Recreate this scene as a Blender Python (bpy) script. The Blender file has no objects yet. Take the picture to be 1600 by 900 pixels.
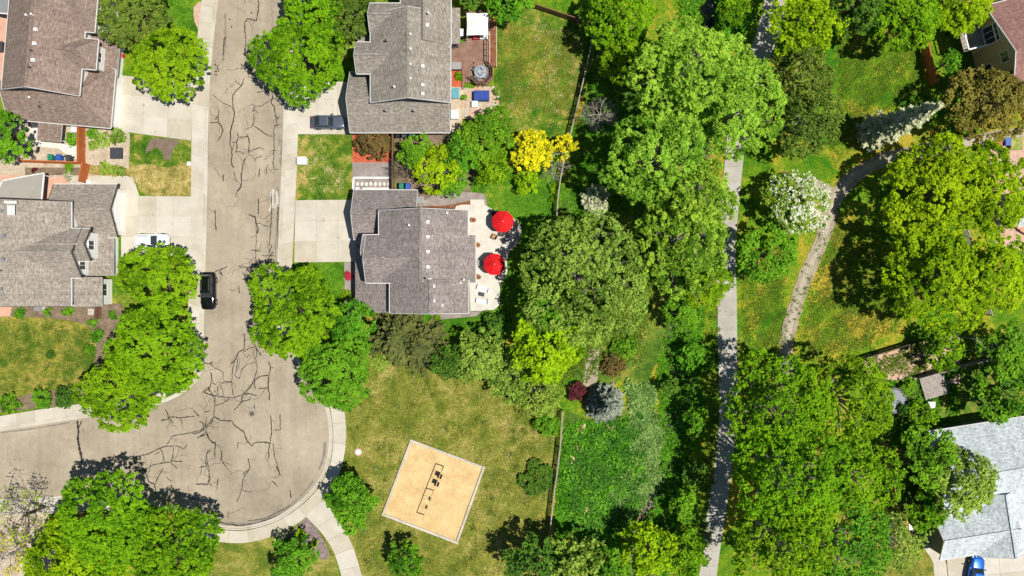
import bpy, bmesh, math, random
import numpy as np
from mathutils import Vector, Matrix
random.seed(7)
# ------------------------------------------------------------------ camera, sky, sun, exposure
S = 11.5            # survey scale: picture units per metre on the ground
H = 93.0            # drone height above the ground
scn = bpy.context.scene
col = scn.collection
cam_d = bpy.data.cameras.new('camera'); cam = bpy.data.objects.new('camera', cam_d); col.objects.link(cam)
cam.location = (0, 0, H); cam.rotation_euler = (0, 0, 0)
cam_d.sensor_width = 36; cam_d.lens = 36 * H / (1600 / S); cam_d.clip_end = 2000; cam_d.clip_start = 1
scn.camera = cam
SUN_EL, SUN_AZ = math.radians(64), math.radians(108)      # azimuth clockwise from +Y
world = bpy.data.worlds.new('World'); scn.world = world; world.use_nodes = True
wn = world.node_tree.nodes; wl = world.node_tree.links
sky = wn.new('ShaderNodeTexSky'); sky.sky_type = 'NISHITA'; sky.sun_disc = False
sky.sun_elevation = SUN_EL; sky.sun_rotation = SUN_AZ; sky.altitude = 1600
bg = wn.get('Background') or wn.new('ShaderNodeBackground'); bg.inputs['Strength'].default_value = 0.065
wl.new(sky.outputs[0], bg.inputs[0])
sd = bpy.data.lights.new('sun', 'SUN'); sun = bpy.data.objects.new('sun', sd); col.objects.link(sun)
sd.energy = 5.0; sd.angle = math.radians(0.5); sd.color = (1.0, 0.95, 0.86)
to_sun = Vector((math.sin(SUN_AZ) * math.cos(SUN_EL), math.cos(SUN_AZ) * math.cos(SUN_EL), math.sin(SUN_EL)))
sun.rotation_euler = (-to_sun).to_track_quat('-Z', 'Y').to_euler(); sun.location = to_sun * 150
scn.view_settings.view_transform = 'Standard'; scn.view_settings.look = 'None'
scn.view_settings.exposure = 0.32; scn.view_settings.gamma = 1.0
scn.view_settings.use_curve_mapping = False

# ------------------------------------------------------------------ helpers
def P(px, py, z=0.0):
    """survey coordinate seen at height z -> real world point"""
    k = (H - z) / H
    return Vector(((px - 800) / S * k, (450 - py) / S * k, z))
def tag(o, label=None, cat=None, group=None, kind=None):
    if label: o['label'] = label
    if cat: o['category'] = cat
    if group: o['group'] = group
    if kind: o['kind'] = kind
    return o
def thing(name, label, cat, loc, group=None, rz=0.0):
    o = bpy.data.objects.new(name, None); col.objects.link(o)
    o.location = loc; o.rotation_euler = (0, 0, rz); o.empty_display_size = 0.3
    return tag(o, label, cat, group)
def root_of(o):
    while o.parent: o = o.parent
    return o
class MB:
    """collects faces in world (or local) coordinates and links ONE mesh object"""
    def __init__(s): s.v = []; s.f = []; s.m = []
    def poly(s, pts, mi=0):
        n = len(s.v); s.v += [tuple(p) for p in pts]; s.f.append(tuple(range(n, n + len(pts)))); s.m.append(mi)
    def hexa(s, b, t, mi=0, mt=None):
        """b and t: rings of the same length, bottom and top"""
        n = len(s.v); k = len(b); s.v += [tuple(p) for p in b] + [tuple(p) for p in t]
        s.f.append(tuple(range(n + k - 1, n - 1, -1))); s.m.append(mi)
        s.f.append(tuple(range(n + k, n + 2 * k))); s.m.append(mi if mt is None else mt)
        for i in range(k):
            j = (i + 1) % k; s.f.append((n + i, n + j, n + k + j, n + k + i)); s.m.append(mi)
    def box(s, c, size, rz=0.0, mi=0):
        cx, cy, cz = c; a, b, h = size[0] / 2, size[1] / 2, size[2] / 2
        cs, sn = math.cos(rz), math.sin(rz)
        ring = [(-a, -b), (a, -b), (a, b), (-a, b)]
        q = [(cx + x * cs - y * sn, cy + x * sn + y * cs) for x, y in ring]
        s.hexa([(x, y, cz - h) for x, y in q], [(x, y, cz + h) for x, y in q], mi)
    def prism(s, pts, z0, z1, mi=0, mt=None):
        s.hexa([(p[0], p[1], z0) for p in pts], [(p[0], p[1], z1) for p in pts], mi, mt)
    def bar(s, p, q, w, h, mi=0):
        """rectangular bar between two points (w sideways, h upright)"""
        p = Vector(p); q = Vector(q); d = (q - p).normalized()
        u = d.cross(Vector((0, 0, 1)))
        if u.length < 1e-3: u = Vector((1, 0, 0))
        u.normalize(); v = u.cross(d).normalized(); u *= w / 2; v *= h / 2
        s.hexa([p - u - v, p + u - v, p + u + v, p - u + v], [q - u - v, q + u - v, q + u + v, q - u + v], mi)
    def tube(s, pts, rad, n=6, mi=0, cap=True):
        rings = []
        for i, p in enumerate(pts):
            p = Vector(p); a = Vector(pts[max(i - 1, 0)]); b = Vector(pts[min(i + 1, len(pts) - 1)])
            d = (b - a).normalized(); u = d.cross(Vector((0.13, 0.31, 0.94)))
            if u.length < 1e-3: u = d.cross(Vector((1, 0, 0)))
            u.normalize(); w = d.cross(u)
            r = rad[i] if hasattr(rad, '__len__') else rad
            base = len(s.v)
            s.v += [tuple(p + (u * math.cos(t) + w * math.sin(t)) * r) for t in [2 * math.pi * k / n for k in range(n)]]
            rings.append(base)
        for a, b in zip(rings, rings[1:]):
            for k in range(n):
                s.f.append((a + k, a + (k + 1) % n, b + (k + 1) % n, b + k)); s.m.append(mi)
        if cap:
            s.f.append(tuple(range(rings[0] + n - 1, rings[0] - 1, -1))); s.m.append(mi)
            s.f.append(tuple(range(rings[-1], rings[-1] + n))); s.m.append(mi)
    def lathe(s, c, prof, n=12, mi=0):
        rings = []
        for r, z in prof:
            base = len(s.v); s.v += [(c[0] + r * math.cos(2 * math.pi * k / n), c[1] + r * math.sin(2 * math.pi * k / n), c[2] + z) for k in range(n)]
            rings.append(base)
        for a, b in zip(rings, rings[1:]):
            for k in range(n): s.f.append((a + k, a + (k + 1) % n, b + (k + 1) % n, b + k)); s.m.append(mi)
        s.f.append(tuple(range(rings[0] + n - 1, rings[0] - 1, -1))); s.m.append(mi)
        s.f.append(tuple(range(rings[-1], rings[-1] + n))); s.m.append(mi)
    def build(s, name, mats, parent=None, smooth=False, uv=False, local=False):
        if not isinstance(mats, (list, tuple)): mats = [mats]
        off = Vector((0, 0, 0))
        if parent is not None and not local: off = root_of(parent).location
        me = bpy.data.meshes.new(name)
        me.from_pydata([(a - off[0], b - off[1], c - off[2]) for a, b, c in s.v], [], s.f)
        for m in mats: me.materials.append(m)
        if len(mats) > 1: me.polygons.foreach_set('material_index', s.m)
        if smooth: me.polygons.foreach_set('use_smooth', [True] * len(s.f))
        if uv:
            lay = me.uv_layers.new(name='UVMap')
            for p in me.polygons:
                nrm = p.normal; u = Vector((0, 0, 1)).cross(nrm)
                if u.length < 1e-3: u = Vector((1, 0, 0))
                u.normalize(); v = nrm.cross(u)
                for li in p.loop_indices:
                    co = me.vertices[me.loops[li].vertex_index].co + off
                    lay.data[li].uv = (co.dot(u), co.dot(v))
        me.update()
        o = bpy.data.objects.new(name, me); col.objects.link(o)
        if parent is not None: o.parent = parent
        return o
def smooth_line(pts, n=6):
    """Catmull-Rom through 2-D points"""
    out = []
    for i in range(len(pts) - 1):
        p0 = pts[max(i - 1, 0)]; p1 = pts[i]; p2 = pts[i + 1]; p3 = pts[min(i + 2, len(pts) - 1)]
        for k in range(n):
            t = k / n
            out.append(tuple(0.5 * (2 * b + (c - a) * t + (2 * a - 5 * b + 4 * c - d) * t * t + (3 * b - a - 3 * c + d) * t ** 3) for a, b, c, d in zip(p0, p1, p2, p3)))
    out.append(tuple(pts[-1])); return out
def resample(pts, n):
    d = [0]
    for a, b in zip(pts, pts[1:]): d.append(d[-1] + math.hypot(b[0] - a[0], b[1] - a[1]))
    out = []
    for k in range(n + 1):
        t = d[-1] * k / n; i = 0
        while i < len(d) - 2 and d[i + 1] < t: i += 1
        f = (t - d[i]) / max(d[i + 1] - d[i], 1e-9)
        out.append((pts[i][0] + (pts[i + 1][0] - pts[i][0]) * f, pts[i][1] + (pts[i + 1][1] - pts[i][1]) * f))
    return out
def in_poly(x, y, poly):
    ins = np.zeros(len(x), bool); n = len(poly); j = n - 1
    for i in range(n):
        xi, yi = poly[i]; xj, yj = poly[j]
        c = ((yi > y) != (yj > y)) & (x < (xj - xi) * (y - yi) / (yj - yi + 1e-12) + xi)
        ins ^= c; j = i
    return ins

# ------------------------------------------------------------------ materials
def lin(c):  # 0-255 sRGB -> linear
    return tuple((v / 255 / 12.92) if v / 255 <= 0.04045 else ((v / 255 + 0.055) / 1.055) ** 2.4 for v in c) + (1.0,)
MATS = {}
HK = 0.80          # overall albedo of the hard materials, lowered to offset the exposure
def new_mat(name):
    m = bpy.data.materials.new(name); m.use_nodes = True; nt = m.node_tree
    return m, nt, nt.nodes.get('Principled BSDF'), nt.nodes.new('ShaderNodeNewGeometry')
def ramp(nt, fac, stops):
    r = nt.nodes.new('ShaderNodeValToRGB'); e = r.color_ramp.elements
    while len(e) < len(stops): e.new(0.5)
    for el, (p, c) in zip(e, stops): el.position = p; el.color = c if len(c) == 4 else tuple(c) + (1,)
    nt.links.new(fac, r.inputs[0]); return r.outputs[0]
def noise(nt, vec, scale, detail=4, rough=0.6, dist=0.0):
    n = nt.nodes.new('ShaderNodeTexNoise'); n.inputs['Scale'].default_value = scale; n.inputs['Detail'].default_value = detail
    n.inputs['Roughness'].default_value = rough; n.inputs['Distortion'].default_value = dist
    nt.links.new(vec, n.inputs['Vector']); return n.outputs['Fac']
def mixc(nt, a, b, fac, mode='MIX'):
    m = nt.nodes.new('ShaderNodeMix'); m.data_type = 'RGBA'; m.blend_type = mode
    for sock, v in ((m.inputs[0], fac), (m.inputs[6], a), (m.inputs[7], b)):
        if hasattr(v, 'is_output'): nt.links.new(v, sock)
        else: sock.default_value = v
    return m.outputs[2]
def bump(nt, bsdf, h, strength, dist=0.05):
    b = nt.nodes.new('ShaderNodeBump'); b.inputs['Strength'].default_value = strength; b.inputs['Distance'].default_value = dist
    nt.links.new(h, b.inputs['Height']); nt.links.new(b.outputs[0], bsdf.inputs['Normal'])
def mat(name, stops, scale=3.0, rough=0.8, bmp=0.0, fine=None, metal=0.0, spec=0.3, detail=5):
    """two-scale noise colour material on world position"""
    if name in MATS: return MATS[name]
    stops = [tuple(v * HK for v in s_[:3]) + (1,) for s_ in stops]
    m, nt, b, g = new_mat(name); pos = g.outputs['Position']
    f = noise(nt, pos, scale, detail)
    c = ramp(nt, f, [(0.3 + 0.4 * i / max(len(stops) - 1, 1), s) for i, s in enumerate(stops)]) if len(stops) > 1 else None
    if fine:
        f2 = noise(nt, pos, fine[0], 3); g2 = ramp(nt, f2, [(0.3, (1 - fine[1],) * 3), (0.7, (1 + fine[1],) * 3)])
        c = mixc(nt, c, g2, 1.0, 'MULTIPLY')
        if bmp: bump(nt, b, f2, bmp)
    elif bmp: bump(nt, b, f, bmp)
    if c is not None: nt.links.new(c, b.inputs['Base Color'])
    else: b.inputs['Base Color'].default_value = stops[0]
    b.inputs['Roughness'].default_value = rough; b.inputs['Metallic'].default_value = metal
    b.inputs['Specular IOR Level'].default_value = spec
    MATS[name] = m; return m
def flat(name, c, rough=0.6, metal=0.0, spec=0.4, var=0.08):
    c2 = tuple(max(0, v * (1 - var)) for v in c[:3]) + (1,); c3 = tuple(min(1, v * (1 + var)) for v in c[:3]) + (1,)
    return mat(name, [c2, c3], 2.5, rough, 0, None, metal, spec)
def paint(name, c, rough=0.25, coat=0.6, metal=0.3):
    m, nt, b, g = new_mat(name)
    f = noise(nt, g.outputs['Position'], 3, 3)
    nt.links.new(ramp(nt, f, [(0.3, tuple(v * .92 for v in c[:3]) + (1,)), (0.7, c)]), b.inputs['Base Color'])
    b.inputs['Roughness'].default_value = rough; b.inputs['Metallic'].default_value = metal; b.inputs['Coat Weight'].default_value = coat
    return m
def grass_mat(name, deep, mid, dry, dryness=0.5, patch=0.16, worn=None, gk=1.15):
    deep, mid, dry = [tuple(v * gk for v in q[:3]) + (1,) for q in (deep, mid, dry)]
    m, nt, b, g = new_mat(name); pos = g.outputs['Position']
    n1 = noise(nt, pos, patch, 5, 0.62, 0.6); n2 = noise(nt, pos, 0.9, 5, 0.65); n3 = noise(nt, pos, 4.2, 4, 0.75)
    a = nt.nodes.new('ShaderNodeMath'); a.operation = 'MULTIPLY_ADD'; nt.links.new(n2, a.inputs[0]); a.inputs[1].default_value = 0.55; nt.links.new(n1, a.inputs[2])
    c = 0.775 + (0.5 - dryness) * 0.34
    col1 = ramp(nt, a.outputs[0], [(c - 0.17, deep), (c, mid), (c + 0.15, dry)])
    fine = ramp(nt, n3, [(0.3, (0.5, 0.5, 0.42)), (0.5, (1, 1, 1)), (0.7, (1.75, 1.65, 1.4))])
    c2 = mixc(nt, col1, fine, 1.0, 'MULTIPLY')
    if worn:
        n4 = noise(nt, pos, 0.45, 6, 0.7, 0.8); wf = ramp(nt, n4, [(worn[1], (0, 0, 0)), (worn[1] + 0.08, (1, 1, 1))])
        c2 = mixc(nt, c2, worn[0], wf)
    nt.links.new(c2, b.inputs['Base Color']); b.inputs['Roughness'].default_value = 0.9; b.inputs['Specular IOR Level'].default_value = 0.1
    bump(nt, b, n3, 0.7, 0.12); return m
def leaf_mat(name, lo, hi, trans=0.3, extra=None, lk=1.36):
    lo, hi = [tuple(v * lk for v in q[:3]) + (1,) for q in (lo, hi)]
    m, nt, b, g = new_mat(name); nt.nodes.remove(b)
    at = nt.nodes.new('ShaderNodeAttribute'); at.attribute_name = 'tint'
    stops = [(0.15, lo), (extra[0] - .01, hi), (extra[0], extra[1])] if extra else [(0.15, lo), (0.8, hi)]
    c = ramp(nt, at.outputs['Fac'], stops)
    oi = nt.nodes.new('ShaderNodeObjectInfo'); hs = nt.nodes.new('ShaderNodeHueSaturation'); mr = nt.nodes.new('ShaderNodeMapRange')
    mr.inputs['To Min'].default_value = 0.486; mr.inputs['To Max'].default_value = 0.507; nt.links.new(oi.outputs['Random'], mr.inputs['Value']); nt.links.new(mr.outputs[0], hs.inputs['Hue'])
    nt.links.new(c, hs.inputs['Color']); c = hs.outputs[0]
    d = nt.nodes.new('ShaderNodeBsdfPrincipled'); d.inputs['Roughness'].default_value = 0.7; d.inputs['Specular IOR Level'].default_value = 0.05
    t = nt.nodes.new('ShaderNodeBsdfTranslucent'); mx = nt.nodes.new('ShaderNodeMixShader'); mx.inputs[0].default_value = trans
    nt.links.new(c, d.inputs['Base Color'])
    tc = mixc(nt, c, (1.1, 1.25, 0.5, 1), 1.0, 'MULTIPLY'); nt.links.new(tc, t.inputs['Color'])
    nt.links.new(d.outputs[0], mx.inputs[1]); nt.links.new(t.outputs[0], mx.inputs[2])
    nt.links.new(mx.outputs[0], nt.nodes['Material Output'].inputs['Surface']); return m
def roof_mat(name, c1, c2, c3, weather=0.25):
    c1, c2, c3 = [tuple(v * HK for v in q[:3]) + (1,) for q in (c1, c2, c3)]
    m, nt, b, g = new_mat(name); uv = nt.nodes.new('ShaderNodeUVMap').outputs[0]
    br = nt.nodes.new('ShaderNodeTexBrick'); br.inputs['Scale'].default_value = 1.0
    br.inputs['Brick Width'].default_value = 0.42; br.inputs['Row Height'].default_value = 0.17; br.inputs['Mortar Size'].default_value = 0.012
    br.inputs['Color1'].default_value = c1; br.inputs['Color2'].default_value = c2; br.inputs['Mortar'].default_value = c3; br.inputs['Bias'].default_value = -0.1
    br.offset = 0.37; br.offset_frequency = 3
    nt.links.new(uv, br.inputs['Vector'])
    mp = nt.nodes.new('ShaderNodeMapping'); mp.inputs['Scale'].default_value = (1.3, 2.1, 1); nt.links.new(uv, mp.inputs['Vector'])
    n1 = noise(nt, mp.outputs[0], 1.6, 3, 0.75); f1 = ramp(nt, n1, [(0.36, (0.72, 0.71, 0.7)), (0.5, (1, 1, 1)), (0.64, (1.28, 1.27, 1.25))])
    n2 = noise(nt, g.outputs['Position'], 0.5, 5, 0.6); f2 = ramp(nt, n2, [(0.3, (1 - weather,) * 3), (0.7, (1 + weather * .6,) * 3)])
    mp2 = nt.nodes.new('ShaderNodeMapping'); mp2.inputs['Scale'].default_value = (1.6, 0.12, 1); nt.links.new(uv, mp2.inputs['Vector'])
    f3 = ramp(nt, noise(nt, mp2.outputs[0], 1.0, 4, 0.65), [(0.3, (0.86, 0.85, 0.84)), (0.7, (1.1, 1.1, 1.09))])
    c = mixc(nt, mixc(nt, mixc(nt, br.outputs['Color'], f1, 1.0, 'MULTIPLY'), f2, 1.0, 'MULTIPLY'), f3, 1.0, 'MULTIPLY')
    nt.links.new(c, b.inputs['Base Color']); b.inputs['Roughness'].default_value = 0.95; b.inputs['Specular IOR Level'].default_value = 0.1
    bump(nt, b, br.outputs['Fac'], 0.5, 0.02); return m

M_lush = grass_mat('grass_lush', (0.03, 0.075, 0.008, 1), (0.07, 0.13, 0.014, 1), (0.20, 0.19, 0.035, 1), 0.40)
M_green = grass_mat('grass_green', (0.03, 0.10, 0.005, 1), (0.065, 0.155, 0.008, 1), (0.17, 0.20, 0.02, 1), 0.38)
M_dry = grass_mat('grass_dry', (0.07, 0.105, 0.012, 1), (0.145, 0.155, 0.026, 1), (0.235, 0.21, 0.06, 1), 0.47, 0.3)
M_olive = grass_mat('grass_olive', (0.045, 0.088, 0.008, 1), (0.125, 0.14, 0.02, 1), (0.22, 0.19, 0.04, 1), 0.46, 0.35)
M_yard = grass_mat('grass_yard', (0.03, 0.095, 0.006, 1), (0.095, 0.15, 0.012, 1), (0.24, 0.21, 0.04, 1), 0.46, 0.2)
M_patchy = grass_mat('grass_patchy', (0.03, 0.085, 0.006, 1), (0.085, 0.14, 0.012, 1), (0.27, 0.215, 0.06, 1), 0.46, 0.3)
M_straw = grass_mat('grass_straw', (0.13, 0.125, 0.03, 1), (0.24, 0.20, 0.06, 1), (0.36, 0.27, 0.11, 1), 0.5, 0.4)
M_belt = grass_mat('grass_belt', (0.03, 0.11, 0.004, 1), (0.10, 0.175, 0.008, 1), (0.28, 0.22, 0.025, 1), 0.47, 0.13)
M_soil = mat('soil', [(0.14, 0.10, 0.065, 1), (0.28, 0.21, 0.14, 1)], 1.2, 0.95, 0.4, (9, 0.35))
M_barepatch = mat('bare_soil', [(0.16, 0.115, 0.085, 1), (0.24, 0.18, 0.135, 1)], 1.5, 0.95, 0.4, (10, 0.3))
M_tan = mat('tan_gravel', [(0.42, 0.33, 0.23, 1), (0.60, 0.51, 0.39, 1)], 0.8, 0.95, 0.5, (8, 0.32))
M_grav = mat('grey_gravel', [(0.25, 0.21, 0.19, 1), (0.38, 0.33, 0.30, 1)], 1.0, 0.95, 0.5, (10, 0.4))
M_purple = mat('rock_mulch', [(0.17, 0.12, 0.12, 1), (0.33, 0.26, 0.25, 1)], 2.0, 0.95, 0.6, (12, 0.5))
M_redmulch = mat('red_mulch', [(0.42, 0.075, 0.035, 1), (0.62, 0.15, 0.07, 1)], 2.0, 0.95, 0.6, (9, 0.4))
M_brownmulch = mat('brown_mulch', [(0.16, 0.06, 0.03, 1), (0.30, 0.13, 0.06, 1)], 2.0, 0.95, 0.6, (9, 0.4))
M_conc = mat('concrete', [(0.50, 0.455, 0.37, 1), (0.62, 0.575, 0.485, 1)], 0.5, 0.85, 0.1, (7, 0.07))
M_conc2 = mat('concrete_tan', [(0.46, 0.41, 0.315, 1), (0.57, 0.515, 0.415, 1)], 0.5, 0.85, 0.1, (7, 0.08))
M_concw = mat('concrete_white', [(0.66, 0.63, 0.57, 1), (0.74, 0.71, 0.65, 1)], 0.6, 0.85, 0.1, (7, 0.06))
M_patio = mat('patio_cream', [(0.56, 0.52, 0.45, 1), (0.72, 0.69, 0.62, 1)], 0.7, 0.85, 0.1, (5, 0.08))
M_trail = mat('trail_concrete', [(0.36, 0.34, 0.30, 1), (0.47, 0.44, 0.39, 1)], 0.7, 0.9, 0.1, (7, 0.1))
M_pinkstone = mat('pink_stone', [(0.50, 0.30, 0.22, 1), (0.66, 0.46, 0.36, 1)], 2.0, 0.9, 0.3, (9, 0.2))
M_pinkpatio = mat('pink_patio', [(0.58, 0.31, 0.22, 1), (0.68, 0.42, 0.31, 1)], 1.0, 0.9, 0.1, (7, 0.1))
M_path = mat('dirt_path', [(0.29, 0.235, 0.165, 1), (0.44, 0.37, 0.27, 1)], 1.2, 0.95, 0.5, (9, 0.3))
M_water = mat('creek_water', [(0.012, 0.016, 0.014, 1), (0.03, 0.035, 0.028, 1)], 0.8, 0.12, 0.08, None, 0, 0.5)
M_tar = flat('tar', (0.035, 0.03, 0.027, 1), 0.75, 0, 0.2, 0.3)
M_white = flat('white_paint', (0.98, 0.97, 0.94, 1), 0.6, 0, 0.3, 0.04)
M_trim = flat('white_trim', (0.66, 0.65, 0.63, 1), 0.6, 0, 0.3, 0.05)
M_siding_w = flat('siding_white', (0.90, 0.885, 0.85, 1), 0.7, 0, 0.3, 0.05)
M_siding_g = flat('siding_grey', (0.33, 0.33, 0.32, 1), 0.7, 0, 0.3, 0.06)
M_siding_b = flat('siding_slate', (0.16, 0.17, 0.18, 1), 0.7, 0, 0.3, 0.06)
M_siding_t = flat('siding_tan', (0.70, 0.50, 0.27, 1), 0.7, 0, 0.3, 0.06)
M_siding_k = flat('siding_sage', (0.18, 0.19, 0.15, 1), 0.7, 0, 0.3, 0.06)
M_glass = flat('window_glass', (0.03, 0.04, 0.045, 1), 0.08, 0.0, 0.8, 0.2)
M_black = flat('black_metal', (0.018, 0.018, 0.02, 1), 0.45, 0.2, 0.4, 0.1)
M_dgrey = flat('dark_grey_plastic', (0.05, 0.053, 0.06, 1), 0.6, 0, 0.4, 0.1)
M_grey = flat('grey_metal', (0.32, 0.33, 0.34, 1), 0.5, 0.3, 0.4, 0.1)
M_rubber = flat('rubber', (0.014, 0.014, 0.014, 1), 0.9, 0, 0.2, 0.1)
M_chrome = flat('bright_metal', (0.6, 0.61, 0.62, 1), 0.25, 0.9, 0.5, 0.05)
M_blue = flat('blue_plastic', (0.03, 0.10, 0.45, 1), 0.5)
M_bluecov = mat('blue_cover', [(0.02, 0.05, 0.26, 1), (0.03, 0.08, 0.36, 1)], 2, 0.6, 0.2)
M_gbin = flat('green_plastic', (0.02, 0.22, 0.13, 1), 0.5)
M_red = mat('red_canvas', [(0.62, 0.008, 0.012, 1), (0.74, 0.016, 0.02, 1)], 2.0, 0.75, 0.1, None, 0, 0.2)
M_redc = flat('red_plastic', (0.6, 0.03, 0.05, 1), 0.5)
M_orangewood = mat('orange_wood', [(0.42, 0.11, 0.03, 1), (0.56, 0.17, 0.05, 1)], 3, 0.85, 0.2, (14, 0.2))
M_brownwood = mat('brown_wood', [(0.15, 0.07, 0.045, 1), (0.27, 0.14, 0.09, 1)], 3, 0.85, 0.2, (14, 0.25))
M_deck = mat('deck_wood', [(0.22, 0.12, 0.085, 1), (0.33, 0.20, 0.15, 1)], 1.2, 0.85, 0.2, (12, 0.2))
M_greywood = mat('grey_wood', [(0.27, 0.23, 0.20, 1), (0.45, 0.41, 0.37, 1)], 3, 0.9, 0.3, (14, 0.25))
M_darkwood = mat('dark_wood', [(0.05, 0.04, 0.035, 1), (0.10, 0.08, 0.06, 1)], 3, 0.9, 0.3, (14, 0.25))
M_chips = mat('wood_chips', [(0.60, 0.41, 0.185, 1), (0.76, 0.55, 0.28, 1)], 0.6, 0.95, 0.8, (5, 0.2))
M_stone = mat('stone', [(0.38, 0.34, 0.29, 1), (0.60, 0.55, 0.48, 1)], 4, 0.9, 0.4, (12, 0.2))
M_terra = flat('terracotta', (0.45, 0.25, 0.10, 1), 0.8)
M_bark = mat('bark', [(0.10, 0.075, 0.055, 1), (0.22, 0.18, 0.145, 1)], 5, 0.95, 0.5, (18, 0.3))
M_greybark = mat('grey_bark', [(0.26, 0.23, 0.20, 1), (0.44, 0.40, 0.36, 1)], 5, 0.95, 0.4, (18, 0.25))
M_patroof = mat('patio_roof', [(0.33, 0.31, 0.275, 1), (0.38, 0.36, 0.32, 1)], 0.8, 0.7, 0.0, (6, 0.06))
R_brown = roof_mat('shingle_brown', (0.265, 0.198, 0.165, 1), (0.335, 0.258, 0.22, 1), (0.18, 0.135, 0.115, 1), 0.14)
R_grey = roof_mat('shingle_grey', (0.32, 0.285, 0.245, 1), (0.42, 0.375, 0.325, 1), (0.22, 0.19, 0.165, 1), 0.16)
R_tan = roof_mat('shingle_tan', (0.29, 0.262, 0.225, 1), (0.38, 0.348, 0.305, 1), (0.2, 0.175, 0.15, 1), 0.16)
R_mauve = roof_mat('shingle_mauve', (0.265, 0.232, 0.22, 1), (0.355, 0.315, 0.30, 1), (0.17, 0.15, 0.145, 1), 0.18)
R_pale = roof_mat('shingle_pale', (0.54, 0.60, 0.64, 1), (0.66, 0.72, 0.76, 1), (0.44, 0.50, 0.54, 1), 0.14)
R_pink = roof_mat('shingle_pink', (0.30, 0.165, 0.145, 1), (0.38, 0.215, 0.19, 1), (0.22, 0.12, 0.11, 1), 0.16)

def road_mat():
    m, nt, b, g = new_mat('asphalt_aged'); pos = g.outputs['Position']
    n1 = noise(nt, pos, 0.12, 5, 0.6, 0.4); n2 = noise(nt, pos, 9, 4, 0.7); n3 = noise(nt, pos, 1.1, 5, 0.7)
    base = ramp(nt, n1, [(0.3, (0.245, 0.205, 0.152, 1)), (0.5, (0.305, 0.262, 0.198, 1)), (0.72, (0.375, 0.325, 0.25, 1))])
    f2 = ramp(nt, n2, [(0.3, (0.86,) * 3), (0.7, (1.14,) * 3)]); f3 = ramp(nt, n3, [(0.3, (0.9,) * 3), (0.7, (1.08,) * 3)])
    c = mixc(nt, mixc(nt, base, f2, 1.0, 'MULTIPLY'), f3, 1.0, 'MULTIPLY')
    vo = nt.nodes.new('ShaderNodeTexVoronoi'); vo.feature = 'DISTANCE_TO_EDGE'; vo.inputs['Scale'].default_value = 0.38
    off = nt.nodes.new('ShaderNodeVectorMath'); off.operation = 'MULTIPLY_ADD'
    nn = nt.nodes.new('ShaderNodeTexNoise'); nn.inputs['Scale'].default_value = 0.9; nn.inputs['Detail'].default_value = 5; nt.links.new(pos, nn.inputs['Vector'])
    nt.links.new(nn.outputs['Color'], off.inputs[0]); off.inputs[1].default_value = (2.2, 2.2, 0); nt.links.new(pos, off.inputs[2])
    nt.links.new(off.outputs[0], vo.inputs['Vector'])
    cr = ramp(nt, vo.outputs['Distance'], [(0.0, (1, 1, 1)), (0.012, (0, 0, 0))])
    nm = noise(nt, pos, 0.16, 3); msk = ramp(nt, nm, [(0.42, (0, 0, 0)), (0.56, (0.75, 0.75, 0.75))])
    fac = mixc(nt, cr, msk, 1.0, 'MULTIPLY')
    mpr = nt.nodes.new('ShaderNodeMapping'); mpr.inputs['Scale'].default_value = (0.9, 0.05, 1); nt.links.new(pos, mpr.inputs['Vector'])
    c = mixc(nt, c, ramp(nt, noise(nt, mpr.outputs[0], 1.0, 4, 0.6), [(0.3, (0.92, 0.915, 0.91)), (0.7, (1.08, 1.075, 1.06))]), 1.0, 'MULTIPLY')
    c = mixc(nt, c, (0.15, 0.12, 0.09, 1), fac)
    nt.links.new(c, b.inputs['Base Color']); b.inputs['Roughness'].default_value = 0.92; b.inputs['Specular IOR Level'].default_value = 0.15
    bump(nt, b, n2, 0.3, 0.02); return m
M_road = road_mat()

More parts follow.
